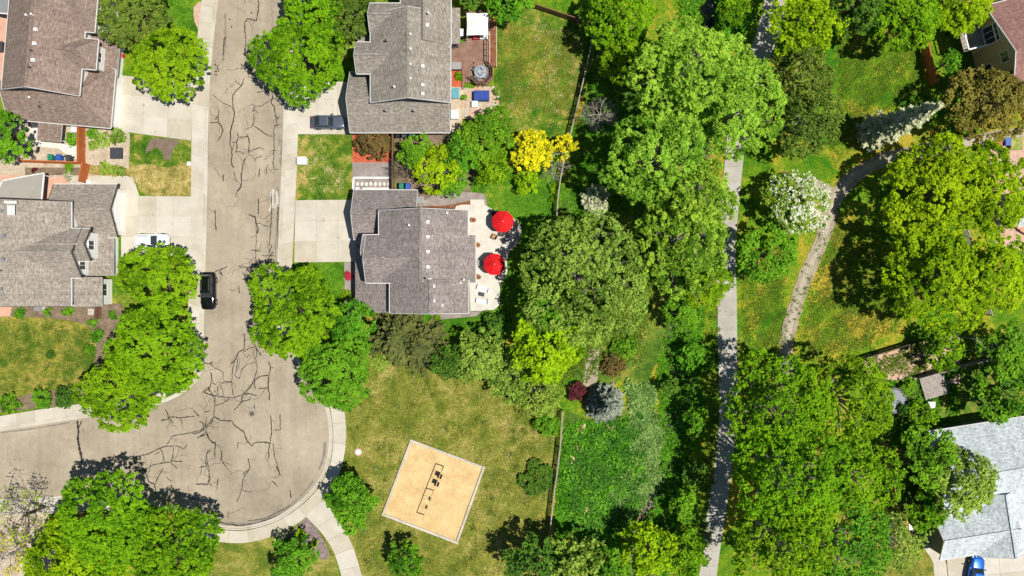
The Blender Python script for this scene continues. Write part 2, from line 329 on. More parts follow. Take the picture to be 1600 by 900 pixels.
# ------------------------------------------------------------------ SETTING: terrain with the creek bed, water, road, pavements
CREEK = smooth_line([(1125, -60), (1112, 40), (1092, 110), (1088, 250), (1078, 420), (1064, 500), (1062, 560), (1064, 640), (1050, 690), (1036, 740), (1024, 790), (1012, 850), (1000, 960)], 5)
def creek_dist(X, Y):
    d = np.full(X.shape, 1e9)
    pts = [P(*c) for c in CREEK]
    for a, b in zip(pts, pts[1:]):
        ex, ey = b.x - a.x, b.y - a.y; L = ex * ex + ey * ey
        t = np.clip(((X - a.x) * ex + (Y - a.y) * ey) / L, 0, 1)
        d = np.minimum(d, np.hypot(X - a.x - t * ex, Y - a.y - t * ey))
    return d
def build_ground():
    xs = np.concatenate([[-600, -250, -130], np.arange(-84, 84.1, 0.8), [130, 250, 600]])
    ys = np.concatenate([[-600, -250, -100], np.arange(-52, 52.1, 0.8), [100, 250, 600]])
    X, Y = np.meshgrid(xs, ys); d = creek_dist(X, Y)
    d = np.where(np.abs(Y) > 53, 1e9, d)
    Z = -1.1 * np.clip(1 - d / 3.6, 0, 1) ** 1.2
    rr = np.random.RandomState(3); Z += np.where(d < 14, rr.uniform(-0.04, 0.04, Z.shape), 0) - 0.02
    n, k = len(ys), len(xs)
    v = np.stack([X.ravel(), Y.ravel(), Z.ravel()], 1)
    idx = np.arange(n * k).reshape(n, k)
    f = np.stack([idx[:-1, :-1].ravel(), idx[:-1, 1:].ravel(), idx[1:, 1:].ravel(), idx[1:, :-1].ravel()], 1)
    me = bpy.data.meshes.new('ground'); me.from_pydata(v.tolist(), [], f.tolist())
    at = me.attributes.new('bank', 'FLOAT', 'POINT'); at.data.foreach_set('value', np.clip(1.12 - d / 2.7, 0, 1).ravel().astype(np.float32))
    m = M_belt.copy(); m.name = 'grass_belt_and_bank'; nt = m.node_tree; b = nt.nodes['Principled BSDF']
    src = b.inputs['Base Color'].links[0].from_socket; a = nt.nodes.new('ShaderNodeAttribute'); a.attribute_name = 'bank'
    g = nt.nodes.new('ShaderNodeNewGeometry'); nz = noise(nt, g.outputs['Position'], 1.4, 5, 0.7)
    mm = nt.nodes.new('ShaderNodeMath'); mm.operation = 'MULTIPLY_ADD'; nt.links.new(nz, mm.inputs[0]); mm.inputs[1].default_value = 0.9; nt.links.new(a.outputs['Fac'], mm.inputs[2])
    fac = ramp(nt, mm.outputs[0], [(0.75, (0, 0, 0)), (1.0, (1, 1, 1))])
    soil = ramp(nt, noise(nt, g.outputs['Position'], 4, 5, 0.7), [(0.3, (0.06, 0.045, 0.03, 1)), (0.7, (0.25, 0.19, 0.14, 1))])
    nt.links.new(mixc(nt, src, soil, fac), b.inputs['Base Color'])
    me.materials.append(m); me.polygons.foreach_set('use_smooth', [True] * len(f))
    o = bpy.data.objects.new('ground', me); col.objects.link(o)
    tag(o, 'wide green and straw coloured ground of the greenbelt', kind='structure')
build_ground()
def ribbon(mb, line, w, z, mi=0):
    """flat strip along world points"""
    L = []; R = []
    for i, p in enumerate(line):
        a = line[max(i - 1, 0)]; b = line[min(i + 1, len(line) - 1)]
        d = Vector((b[0] - a[0], b[1] - a[1], 0)).normalized(); n = Vector((-d.y, d.x, 0))
        ww = w[i] if hasattr(w, '__len__') else w
        L.append(Vector((p[0], p[1], z)) + n * ww / 2); R.append(Vector((p[0], p[1], z)) - n * ww / 2)
    base = len(mb.v); mb.v += [tuple(p) for q in zip(L, R) for p in q]
    for i in range(len(line) - 1): mb.f.append((base + 2 * i, base + 2 * i + 1, base + 2 * i + 3, base + 2 * i + 2)); mb.m.append(mi)
mb = MB(); cw = [P(*c) for c in CREEK]; ribbon(mb, cw, 3.4, -0.78); tag(mb.build('creek', M_water), 'dark narrow creek running under the trees', kind='structure')
# creek stones
rs = random.Random(5)
def rock(mb, c, r, rr, squash=0.55, n=7):
    rings = []
    for z, q in ((-0.4, 0.85), (0.15, 1.0), (0.7, 0.72), (1.0, 0.25)):
        rings.append([(c[0] + r * q * math.cos(2 * math.pi * k / n) * rr.uniform(.75, 1.15), c[1] + r * q * math.sin(2 * math.pi * k / n) * rr.uniform(.75, 1.15), c[2] + r * squash * z) for k in range(n)])
    base = len(mb.v); mb.v += [p for ring in rings for p in ring]
    for j in range(3):
        for k in range(n): mb.f.append((base + j * n + k, base + j * n + (k + 1) % n, base + (j + 1) * n + (k + 1) % n, base + (j + 1) * n + k)); mb.m.append(0)
    mb.f.append(tuple(range(base + 3 * n, base + 4 * n))); mb.m.append(0)
mb = MB()
for c in CREEK:
    for k in range(7):
        q = P(c[0] + rs.gauss(0, 13), c[1] + rs.uniform(-14, 14)); rock(mb, (q.x, q.y, -0.72 + 0.16 * abs(q.x - P(*c).x)), rs.uniform(.08, .3), rs)
tag(mb.build('creek_stones', mat('creek_stone', [(0.12, 0.1, 0.085, 1), (0.34, 0.3, 0.26, 1)], 3, 0.9, 0.4, (12, 0.2))), 'grey tan stones strewn along the creek bed', kind='stuff')

def sheet(name, label, pts, z, m, smooth=0, kind='structure', thick=0.0):
    if smooth: pts = smooth_line(list(pts) + [pts[0]], smooth)[:-1]
    w = [P(x, y) for x, y in pts]
    area = sum(a.x * b.y - b.x * a.y for a, b in zip(w, w[1:] + w[:1]))
    if area < 0: w.reverse()
    mb = MB()
    if thick: mb.prism(w, z - thick, z)
    else: mb.poly([(p.x, p.y, z) for p in w])
    return tag(mb.build(name, m), label, kind=kind)
# -- road
road_left = [(346, -40), (341, 0), (334, 60), (328, 130), (325, 220), (324, 300), (321, 420), (319, 500), (318, 560), (313, 586), (296, 607), (262, 627), (210, 641), (140, 652), (60, 664), (0, 674), (-60, 683)]
road_low = [(-60, 785), (0, 780), (70, 777), (130, 772), (190, 772), (250, 786), (300, 808), (345, 820), (385, 821), (430, 808), (468, 783), (496, 752), (511, 715), (514, 675), (509, 640), (497, 610), (478, 580), (455, 555), (438, 525), (431, 490), (431, 450), (433, 410), (437, 330), (441, 240), (444, 150), (447, 80), (451, 20), (455, -40)]
RL = smooth_line(road_left, 5); RR = smooth_line(road_low, 5)
road = sheet('road', 'pale worn asphalt street with a bulb shaped turn and dark tar seams', RL + RR, 0.02, M_road)
def strip(parent, name, inner, outer, z, m, n, sub=3, gap=0.011, thick=0.14, mats=None):
    """slabs between two edge lines, one object each"""
    a = resample(inner, n * sub); b = resample(outer, n * sub); rr = random.Random(n)
    for k in range(n):
        q = []
        A = [P(*a[k * sub + j]) for j in range(sub + 1)]; B = [P(*b[k * sub + j]) for j in range(sub + 1)]
        for E in (A, B):
            d = (E[1] - E[0]).normalized() * gap; E[0] = E[0] + d; d = (E[-2] - E[-1]).normalized() * gap; E[-1] = E[-1] + d
        ring = A + B[::-1]
        if sum(p.x * r.y - r.x * p.y for p, r in zip(ring, ring[1:] + ring[:1])) < 0: ring.reverse()
        zz = z + rr.uniform(-0.006, 0.006)
        mb = MB(); mb.prism(ring, zz - thick, zz); mb.build(name, rr.choice(mats) if mats else m, parent)
def offset_line(pts, d):
    out = []
    for i, p in enumerate(pts):
        a = pts[max(i - 1, 0)]; b = pts[min(i + 1, len(pts) - 1)]
        L = math.hypot(b[0] - a[0], b[1] - a[1]); n = (-(b[1] - a[1]) / L, (b[0] - a[0]) / L)
        out.append((p[0] + n[0] * d, p[1] + n[1] * d))
    return out
concs = [M_conc, M_conc2, M_conc, mat('concrete_b', [(0.55, 0.505, 0.42, 1), (0.64, 0.60, 0.52, 1)], 0.5, 0.85, 0.1, (7, 0.06))]
def kerb(name, label, line, d, n):
    root = thing(name, label, None, P(*line[len(line) // 2])); root['kind'] = 'structure'
    strip(root, 'gutter_stone', line, offset_line(line, d * 0.55), 0.05, M_conc2, n, 3, 0.006, 0.1, concs)
    strip(root, 'kerb_stone', offset_line(line, d * 0.56), offset_line(line, d), 0.13, M_conc, n, 3, 0.006, 0.2, concs)
kerb('kerb', 'low concrete kerb along the west side of the street', RL, 6.0, 44)
kerb('kerb', 'low concrete kerb round the bulb and the east side of the street', RR, 6.0, 58)
# gaps under slabs show as dark joints: bed sheets
def pave(name, label, inner, outer, n, m=None, z=0.13, bed=True, sub=3, mats=None, gap=0.011):
    root = thing(name, label, None, P(*inner[len(inner) // 2])); root['kind'] = 'structure'
    inner = smooth_line(inner, 5); outer = smooth_line(outer, 5)
    strip(root, 'slab', inner, outer, z, m or M_conc, n, sub, gap, 0.1, mats or (concs if m is None else None))
    w = [P(*p) for p in inner] + [P(*p) for p in reversed(outer)]
    mb = MB(); mb.poly([(p.x, p.y, z - 0.06) for p in w]); mb.build('joint_bed', M_conc2, root)
    return root
pave('sidewalk', 'concrete sidewalk along the west side of the straight street', offset_line(road_left, 6.1)[:10], offset_line(road_left, 25)[:10], 24)
pave('sidewalk', 'concrete sidewalk along the street arm leaving the picture at left',
     offset_line(road_left, 6.1)[11:], [(258, 608), (202, 618), (140, 629), (60, 640), (0, 650), (-60, 660)], 11)
pave('sidewalk', 'concrete sidewalk along the east side of the straight street', offset_line(road_low, 6.1)[:17:-1], offset_line(road_low, 24)[:17:-1], 24)
pave('sidewalk', 'curved concrete sidewalk round the bulb of the street',
     [(516, 632), (521, 675), (518, 718), (502, 756), (473, 788), (433, 814), (386, 828), (345, 827), (300, 815)],
     [(537, 628), (541, 678), (535, 725), (516, 768), (484, 803), (440, 832), (388, 847), (343, 846), (292, 834)], 12)
pave('footpath', 'pale concrete footpath running south from the bulb sidewalk', [(478, 806), (505, 835), (523, 865), (534, 900), (545, 940)], [(507, 781), (533, 815), (552, 855), (566, 900), (577, 940)], 6)
# driveways: grids of slabs
def driveway(label, quad, nu, nv, m, mats=None, name='driveway'):
    A, B, C, D = quad
    root = thing(name, label, None, P((A[0] + C[0]) / 2, (A[1] + C[1]) / 2)); root['kind'] = 'structure'
    L = lambda p, q, t: (p[0] + (q[0] - p[0]) * t, p[1] + (q[1] - p[1]) * t)
    rr = random.Random(int(A[0]))
    for i in range(nu):
        for j in range(nv):
            f = lambda u, v: L(L(A, B, u), L(D, C, u), v)
            q = [P(*f(i / nu, j / nv)), P(*f((i + 1) / nu, j / nv)), P(*f((i + 1) / nu, (j + 1) / nv)), P(*f(i / nu, (j + 1) / nv))]
            c = sum(q, Vector()) / 4; q = [p + (c - p).normalized() * 0.015 for p in q]; q.reverse()
            mb = MB(); zz = 0.135 + rr.uniform(-0.005, 0.005); mb.prism(q, zz - 0.1, zz); mb.build('slab', rr.choice(mats) if mats else m, root)
    q = [P(*p) for p in quad]; q.reverse(); mb = MB(); mb.poly([(p.x, p.y, 0.07) for p in q]); mb.build('joint_bed', M_conc2, root)
    return root
driveway('wide concrete driveway of the brown roofed house', [(188, 118), (305, 128), (299, 220), (186, 205)], 3, 3, M_conc, concs)
driveway('concrete driveway with a white car at its edge', [(190, 306), (299, 307), (297, 400), (190, 402)], 4, 3, M_conc, concs)
driveway('concrete driveway where the dark sedan is parked', [(468, 128), (558, 128), (558, 210), (466, 210)], 3, 3, M_conc2, concs)
driveway('empty cream concrete driveway', [(462, 313), (562, 312), (562, 409), (460, 410)], 3, 3, M_conc, concs)
driveway('concrete driveway under the blue car', [(1478, 872), (1600, 858), (1604, 925), (1484, 935)], 3, 2, M_conc, concs)
# -- trail and dirt path
pave('trail', 'grey concrete trail running through the greenbelt trees',
     [(1200, -30), (1190, 20), (1175, 70), (1152, 130), (1138, 200), (1130, 280), (1121, 380), (1121, 470), (1122, 560), (1124, 640), (1117, 720), (1105, 800), (1094, 880), (1090, 930)],
     [(1238, -30), (1226, 20), (1209, 75), (1184, 140), (1168, 205), (1158, 280), (1150, 380), (1151, 470), (1152, 560), (1152, 640), (1145, 720), (1134, 800), (1122, 880), (1117, 930)], 42, M_trail, 0.05,
     mats=[M_trail, mat('trail_b', [(0.40, 0.375, 0.33, 1), (0.50, 0.47, 0.42, 1)], 0.7, 0.9, 0.1, (7, 0.1))])
DP = [(1620, 205), (1520, 222), (1440, 236), (1385, 248), (1345, 268), (1318, 292), (1303, 316), (1293, 350), (1278, 390), (1256, 440), (1240, 490), (1229, 535), (1228, 590), (1232, 640)]
def soft_path(name, label, line, w, z, m, seed):
    rr = random.Random(seed); pts = smooth_line(line, 8); mb = MB()
    ribbon(mb, [P(*p) for p in pts], [w * rr.uniform(0.86, 1.14) for _ in pts], z); return tag(mb.build(name, m), label, kind='structure')
soft_path('dirt_path', 'curving pale dirt footpath across the lawn', DP, 1.9, 0.022, M_path, 2)
soft_path('dirt_path_tread', 'smooth paler tread down the middle of the dirt footpath', DP, 0.75, 0.028, mat('path_tread', [(0.40, 0.345, 0.265, 1), (0.50, 0.44, 0.35, 1)], 1.5, 0.95, 0.3, (9, 0.18)), 4)
soft_path('dirt_spur', 'short dirt spur joining the footpath', [(1262, 283), (1285, 292), (1308, 305)], 1.3, 0.019, M_path, 5)
soft_path('dirt_track', 'short bare dirt track beside the blue spruce', [(926, 545), (925, 575), (920, 606)], 1.8, 0.02, M_path, 6)
# -- lawns and beds
sheet('lawn', 'front lawn half green half straw south of the brown roofed house', [(204, 208), (256, 214), (300, 221), (299, 307), (226, 305), (214, 285), (202, 265)], 0.10, M_patchy)
sheet('lawn_straw', 'straw coloured strip of the same front lawn', [(203, 262), (230, 256), (262, 262), (298, 256), (299, 304), (228, 303), (214, 286)], 0.106, M_straw, 3)
sheet('bare_soil', 'brown bare soil patch in the front lawn', [(238, 216), (280, 219), (272, 232), (267, 247), (258, 251), (253, 236), (242, 231), (228, 240), (232, 226)], 0.112, M_barepatch, 3)
sheet('lawn', 'small green lawn at the top beside the red mulch bed', [(262, -10), (317, -10), (314, 62), (300, 74), (262, 60)], 0.10, M_green)
sheet('mulch_bed', 'small red mulch bed on the street edge', [(303, 12), (316, 4), (313, 47), (304, 32)], 0.106, M_pinkstone, 3)
sheet('side_yard', 'tan gravel side yard between the two left houses', [(-30, 190), (190, 196), (205, 212), (203, 262), (213, 290), (196, 300), (-30, 300)], 0.07, M_tan)
sheet('side_walk', 'pale concrete walk in the fenced side yard', [(40, 217), (68, 221), (104, 226), (128, 230), (128, 250), (112, 247), (92, 232), (42, 228)], 0.078, M_concw)
sheet('porch_slab', 'white concrete slab beside the small patio roof', [(47, 196), (68, 196), (68, 218), (47, 217)], 0.084, M_concw)
sheet('straw_bed', 'dry straw strip in front of the grey roofed house', [(140, 258), (196, 262), (212, 276), (200, 276), (140, 272)], 0.08, M_straw, 3)
sheet('garden_bed', 'brown planted strip between the fences', [(40, 262), (128, 262), (128, 274), (40, 274)], 0.082, M_soil)
sheet('walkway', 'pale curving walkway to the garage of the grey roofed house', [(108, 276), (200, 275), (213, 290), (218, 306), (190, 310), (112, 292)], 0.088, M_conc)
sheet('patio', 'pink concrete patio beside the grey patio cover', [(-30, 272), (112, 277), (112, 330), (-30, 330)], 0.076, M_pinkpatio)
sheet('deck_floor', 'orange strip of patio at the top left corner', [(-30, -10), (40, -10), (20, 150), (-30, 150)], 0.08, M_pinkpatio)
sheet('front_yard', 'mixed planted front yard under the street trees', [(120, 440), (297, 410), (294, 500), (288, 565), (262, 605), (140, 628), (110, 560)], 0.04, M_yard)
sheet('back_lawn', 'olive dry back lawn at the left edge', [(-30, 497), (20, 494), (85, 498), (135, 508), (150, 532), (146, 575), (125, 604), (60, 612), (-30, 625)], 0.09, M_olive, 3)
sheet('planting_bed', 'dry planted bed below the grey roofed house', [(-30, 474), (190, 474), (200, 500), (160, 560), (150, 600), (140, 628), (-30, 648), (-30, 625)], 0.06, M_soil)
sheet('pink_pavers', 'pale pink paving at the corner of the back lawn', [(-30, 474), (20, 477), (16, 494), (0, 502), (-30, 505)], 0.066, M_pinkpatio)
sheet('lawn', 'front lawn with pale worn patches beside the utility box', [(463, 212), (551, 210), (551, 312), (461, 313)], 0.10, M_patchy)
sheet('red_mulch_bed', 'bright red mulch bed under the dark round shrub', [(551, 208), (616, 208), (616, 255), (551, 255)], 0.09, M_redmulch)
sheet('gravel_bed', 'grey brown gravel strip below the red mulch', [(551, 254), (616, 254), (616, 300), (551, 300)], 0.10, M_grav)
sheet('side_strip', 'brown strip of side yard beneath the shrubs', [(618, 206), (745, 206), (745, 322), (618, 322)], 0.05, M_soil)
sheet('lawn', 'small green lawn below the empty driveway', [(461, 411), (538, 410), (540, 470), (556, 500), (470, 520), (459, 460)], 0.10, M_green)
sheet('gravel_bed', 'narrow gravel bed with a red shrub against the house wall', [(538, 410), (565, 410), (565, 500), (545, 500), (539, 470)], 0.105, M_grav)
sheet('red_mulch_strip', 'red mulch strip between the house wall and the deck', [(703, 96), (722, 96), (722, 136), (703, 136)], .04, M_redmulch)
sheet('side_slab', 'pale slab strip along the east wall of the tan grey roofed house', [(703, 136), (722, 136), (722, 206), (703, 206)], .04, M_tan)
sheet('back_lawn', 'patchy yellow green back lawn inside the rail fence', [(778, 20), (850, 10), (925, 45), (918, 90), (900, 180), (885, 215), (800, 230), (770, 170)], 0.06, M_patchy)
sheet('back_lawn_green', 'green middle of the fenced back lawn', [(782, 60), (830, 40), (880, 90), (890, 150), (850, 185), (790, 170)], 0.066, M_yard, 3)
sheet('back_lawn', 'lush green lawn behind the patio', [(735, 285), (800, 270), (862, 285), (866, 340), (858, 500), (740, 540), (700, 500), (735, 490)], 0.06, M_green)
sheet('gravel_patio', 'grey gravel bend at the north of the patio', [(655, 318), (690, 300), (720, 300), (752, 302), (759, 308), (759, 325), (735, 322), (700, 330), (655, 333)], 0.09, M_grav, 3)
sheet('mulch_strip', 'brown mulch strip along the house wall', [(660, 322), (700, 321), (735, 313), (736, 330), (660, 334)], 0.10, M_brownmulch)
sheet('gravel_strip', 'grey gravel strip below the house', [(676, 485), (745, 487), (758, 481), (745, 494), (690, 499), (676, 496)], 0.09, M_grav)
sheet('park_lawn', 'broad dry olive park lawn around the playground', [(545, 560), (600, 545), (690, 548), (780, 590), (874, 640), (870, 720), (858, 800), (846, 930), (545, 930), (552, 855), (535, 815), (512, 780), (537, 722), (541, 680), (537, 630)], 0.045, M_dry)
sheet('park_lawn', 'dry lawn below the curved sidewalk', [(310, 838), (345, 846), (388, 847), (440, 832), (482, 805), (505, 835), (523, 865), (535, 930), (300, 930)], 0.045, M_dry)
sheet('rock_bed', 'purple grey rock bed in the fork of the path', [(440, 836), (462, 826), (478, 808), (492, 822), (506, 845), (515, 866), (508, 874), (496, 870), (488, 856), (470, 850)], 0.06, M_purple, 3)
sheet('understory', 'shaded green ground between the back fences and the feathery trees', [(905, 200), (925, 100), (945, 40), (1010, 60), (1050, 300), (1045, 480), (1010, 600), (960, 600), (900, 590), (872, 480), (876, 330)], 0.008, M_lush, 3)
sheet('meadow', 'lush green meadow floor beside the creek', [(884, 640), (930, 655), (990, 630), (1015, 650), (1020, 740), (1000, 800), (960, 860), (866, 880), (872, 800), (878, 720)], 0.012, M_lush, 3)
sheet('corner_ground', 'pale gravel at the bottom left corner', [(-30, 800), (70, 790), (90, 850), (60, 940), (-30, 940)], 0.05, M_tan)
pave('sidewalk', 'concrete sidewalk along the south side of the street arm', offset_line(road_low, 6.1)[:5], offset_line(road_low, 26)[:5], 8)
sheet('garden_soil', 'pinkish mulched garden bed inside the dark timber edging', [(1346, 562), (1425, 540), (1500, 520), (1500, 600), (1370, 592)], 0.03, M_pinkstone)
sheet('yard', 'shaded green back yard of the pale roofed house', [(1380, 595), (1500, 560), (1610, 500), (1610, 700), (1500, 830), (1440, 830), (1395, 800), (1380, 700)], 0.015, M_lush)
sheet('dry_slope', 'dry yellow grass slope at the bottom right', [(1360, 780), (1420, 790), (1470, 850), (1470, 930), (1350, 930)], 0.02, M_olive, 3)
sheet('lawn', 'bright green garden lawn beside the tan house', [(1466, 60), (1510, 40), (1530, 120), (1480, 140)], 0.03, M_green)
sheet('patio_ground', 'pink paved yard at the right edge', [(1545, 215), (1620, 205), (1620, 400), (1555, 380)], 0.02, M_pinkstone)
sheet('dark_slab', 'grey slab beside the sage wall', [(1440, 832), (1468, 830), (1474, 868), (1446, 858)], 0.03, M_grav)
sheet('concrete_apron', 'curved pale concrete beside the pale roofed house', [(1442, 856), (1456, 850), (1476, 872), (1484, 930), (1462, 930), (1458, 880)], 0.036, M_conc, 3)

# -- tar seams in the road
def zc(ox, oy, s, L): return [[(ox + x * s, oy + y * s) for x, y in l] for l in L]
T3 = 1 / 3; T2 = 340 / 900
CR = zc(300, 0, T3, [
 [(250,0),(247,18)],[(312,0),(312,50),(300,98),(262,88),(248,105),(248,150),(254,185),(248,230),(248,262),(290,264)],[(162,172),(150,185),(146,262)],
 [(228,298),(238,310),(228,328)],[(238,310),(262,318),(285,335)],[(240,318),(265,345),(268,370)],[(268,345),(290,342)],[(272,362),(310,370)],
 [(200,372),(212,390),(232,400)],[(242,368),(234,400),(205,428),(190,450),(192,500),(200,530),(192,575),(180,620),(178,680),(188,700),(186,770),(198,788)],
 [(95,440),(120,465),(160,490),(192,505)],[(126,512),(124,545),(108,562)],[(85,575),(120,573),(138,590),(146,612),(135,640),(118,665)],[(124,545),(124,573)],
 [(285,488),(300,500),(330,495),(360,475),(378,462),(405,460)],[(290,500),(292,520),(280,520)],[(300,435),(330,428),(360,425)],[(335,390),(342,405),(332,428)],[(375,440),(380,460),(370,480),(388,505),(392,545),(405,560)],
 [(290,530),(292,570),(280,595),(245,610)],[(288,588),(320,610),(350,632),(378,640)],[(415,545),(395,560),(400,585),(385,592),(384,640),(386,700),(380,760),(384,795),(402,795)],[(386,590),(412,585)],[(372,708),(395,706)],
 [(212,620),(218,640),(208,665),(212,680),(206,718)],[(260,630),(268,660),(266,720)],[(220,645),(262,640)],[(188,665),(212,668)],[(206,708),(240,715)],[(268,715),(290,700),(320,692),(340,705)],[(328,730),(300,742),(294,760)],
 [(250,742),(238,775),(232,830),(230,870),(212,898)],[(198,805),(204,840),(214,852)],[(318,790),(314,830)],[(148,818),(146,850)],[(350,778),(362,775)],[(350,780),(350,820)],[(102,300),(118,310),(125,335),(104,335)],[(104,350),(122,352)],[(436,670),(433,735),(432,800)]])
CR += zc(300, 270, T3, [
 [(230,0),(232,65),(208,95),(204,115)],[(110,172),(106,185),(112,190)],[(110,185),(110,240),(114,272)],
 [(265,195),(295,205),(300,235),(312,260),(308,285)],[(296,238),(320,235),(340,250),(370,250)],[(312,120),(310,195)],[(374,95),(372,180),(370,250),(366,300),(362,345)],[(300,240),(302,300),(300,360),(298,430),(305,480),(300,540)],
 [(275,362),(322,368)],[(326,388),(384,390)],[(375,335),(365,365),(360,385)],[(380,370),(352,410)],[(216,438),(250,442),(285,445)],[(290,430),(305,432)],[(305,455),(350,445),(360,425),(370,415)],[(350,440),(378,455)],
 [(108,465),(130,455),(170,438)],[(128,458),(144,484)],[(235,460),(245,480),(265,510),(268,555)],[(232,498),(250,500)],[(268,470),(290,468)],[(265,505),(300,490)],[(222,528),(220,545),(226,566)],
 [(262,715),(268,740),(258,745)],[(268,740),(280,770),(288,800),(300,815),(305,840),(298,870),(302,898)],[(246,755),(246,825),(215,845),(208,870),(185,895)],[(300,815),(270,822),(245,840)],[(314,760),(312,810)],[(300,820),(325,858)],[(270,850),(258,870)],[(45,890),(80,895),(100,885)],[(405,160),(402,260),(404,330),(400,450)]])
CR += zc(300, 560, T2, [
 [(40,18),(75,22),(95,40),(130,55),(128,80),(135,95)],[(180,0),(168,45),(165,95),(170,155)],[(190,0),(185,50),(175,70),(195,85),(205,45),(225,25),(265,15),(272,40),(255,90)],[(318,12),(325,38),(318,70),(280,75),(255,95),(240,120),(210,150),(205,180),(175,215)],[(325,38),(340,38)],[(318,70),(315,120),(322,150),(320,175)],[(315,122),(275,125)],[(258,95),(262,125)],
 [(135,95),(105,115),(108,150),(92,165),(95,190),(88,250),(60,290),(55,300)],[(135,95),(165,98)],[(45,140),(75,150),(105,155)],[(68,115),(75,140)],[(105,158),(175,162),(210,150)],[(95,195),(130,185),(155,165)],[(210,150),(235,145),(270,155)],[(205,180),(240,170),(245,155)],
 [(0,310),(25,308),(50,295),(45,265),(30,262)],[(10,215),(25,240)],[(50,225),(75,215)],[(20,330),(55,315)],[(60,300),(65,325),(85,350),(98,345),(95,405)],[(88,250),(75,275)],
 [(92,240),(120,258),(165,258),(175,275),(215,305),(230,345),(250,362),(255,350),(285,345),(315,350),(328,350)],[(325,235),(330,300),(322,350),(318,375),(318,415)],[(365,228),(365,295),(335,298)],[(335,350),(340,400),(352,435),(362,475)],[(345,440),(368,485)],
 [(80,372),(60,400),(65,440),(72,455),(70,500),(65,515),(18,520)],[(30,450),(55,445)],[(70,515),(85,530)],[(125,378),(120,425)],[(125,425),(142,448)],[(108,498),(102,545)],[(190,345),(190,375)],
 [(232,412),(240,455),(212,500),(205,545),(185,595)],[(210,480),(240,455)],[(205,545),(248,553)],[(330,505),(355,530)],[(405,545),(410,578)],[(150,630),(150,660)],[(258,185),(260,210)],
 [(80,668),(140,684),(200,692),(270,682),(380,642),(460,590)],[(230,672),(300,662),(380,625),(410,605)],[(520,525),(545,470),(560,420)]])
CR += zc(0, 560, T2, [
 [(665,258),(700,248),(685,210)],[(700,248),(718,268)],[(702,240),(745,245),(805,238)],[(745,245),(755,270)],[(800,215),(825,240)],[(872,55),(878,90),(868,120),(840,140)],[(878,100),(895,110)],[(870,145),(890,165),(885,230)],
 [(690,355),(715,320),(760,312),(830,298),(850,280),(855,240)],[(815,330),(850,308)],[(850,300),(870,340),(890,350),(888,410)],[(885,240),(850,285)],[(690,360),(665,370),(615,395),(560,408),(550,425),(535,450),(518,450)],[(670,365),(735,362),(760,375),(775,355)],[(665,370),(675,400),(680,430)],[(720,365),(715,410),(705,430),(735,455)],[(705,425),(755,425)],[(550,428),(600,430)],[(550,445),(585,455),(600,465),(630,440),(680,432),(705,428)],[(535,450),(540,485)],[(640,395),(665,385)],[(600,465),(615,510),(640,520),(645,560)],[(675,455),(655,490),(642,515)],[(625,460),(610,475)],[(685,488),(712,510)],[(580,460),(562,490),(560,515)],[(862,375),(852,410),(852,440),(865,470),(868,500),(860,520),(812,522)],[(825,450),(850,445)],[(770,575),(820,582)],[(25,488),(60,492)],[(325,290),(338,258)]])
rc = random.Random(11)
def seam(line, w):
    pts = []
    for a, b in zip(line, line[1:]):
        n = max(2, int(math.hypot(b[0] - a[0], b[1] - a[1]) / 2.2))
        for k in range(n):
            t = k / n; j = 0 if k == 0 else 0.55
            pts.append((a[0] + (b[0] - a[0]) * t + rc.uniform(-j, j), a[1] + (b[1] - a[1]) * t + rc.uniform(-j, j)))
    pts.append(line[-1]); n = len(pts)
    ww = [w * rc.uniform(.6, 1.35) * (0.5 if i in (0, n - 1) else 1) for i in range(n)]
    mb = MB(); ribbon(mb, [P(*p) for p in pts], ww, 0.0245 + rc.uniform(0, 0.002)); mb.build('tar_seam', M_tar, road)
for l in CR: seam(l, rc.uniform(.08, .15))
M_fine = flat('fine_crack', (0.12, 0.095, 0.07, 1), 0.9, 0, 0.1, 0.3)
for l in CR:
    for k in range(rc.choice((0, 1, 1, 2))):
        i = rc.randrange(len(l) - 1); t = rc.random(); p = (l[i][0] + (l[i + 1][0] - l[i][0]) * t, l[i][1] + (l[i + 1][1] - l[i][1]) * t); a = rc.choice((0, 90, 180, 270)) + rc.gauss(0, 22); pts = [p]
        for q in range(rc.randint(3, 7)): a += rc.gauss(0, 24); p = (p[0] + 4.2 * math.cos(math.radians(a)), p[1] + 4.2 * math.sin(math.radians(a))); pts.append(p)
        if not in_poly(np.array([q[0] for q in pts]), np.array([q[1] for q in pts]), RL + RR).all(): continue
        mb = MB(); ribbon(mb, [P(*q) for q in pts], [.06 * rc.uniform(.6, 1.3) for _ in pts], .0236 + rc.uniform(0, .0004)); mb.build('hairline_crack', M_fine, road)
def smear(pts, w, m, z):
    p = smooth_line(pts, 6); n = len(p); mb = MB(); ribbon(mb, [P(*q) for q in p], [w * rc.uniform(.55, 1.4) * (.2 if i in (0, n - 1) else 1) for i in range(n)], z); mb.build('road_stain', m, road)
M_pale_patch = mat('pale_patch', [(0.50, 0.46, 0.40, 1), (0.60, 0.56, 0.50, 1)], 2, 0.9, 0.1, (8, 0.2)); M_oil = mat('oil_stain', [(0.20, 0.17, 0.135, 1), (0.29, 0.25, 0.2, 1)], 2, 0.8, 0.1, (8, 0.25))
smear([(428, 295), (425, 305), (426, 318), (421, 330)], .45, M_pale_patch, .0225); smear([(432, 298), (433, 315), (429, 326)], .3, M_pale_patch, .0226)
smear([(442, 215), (441, 235), (440, 262)], .5, M_oil, .0222); smear([(436, 215), (437, 228)], .35, M_oil, .0223); smear([(434, 290), (433, 340), (430, 400)], .22, M_oil, .0224); smear([(326, 140), (324, 230), (322, 330), (320, 410)], .16, M_oil, .0222)
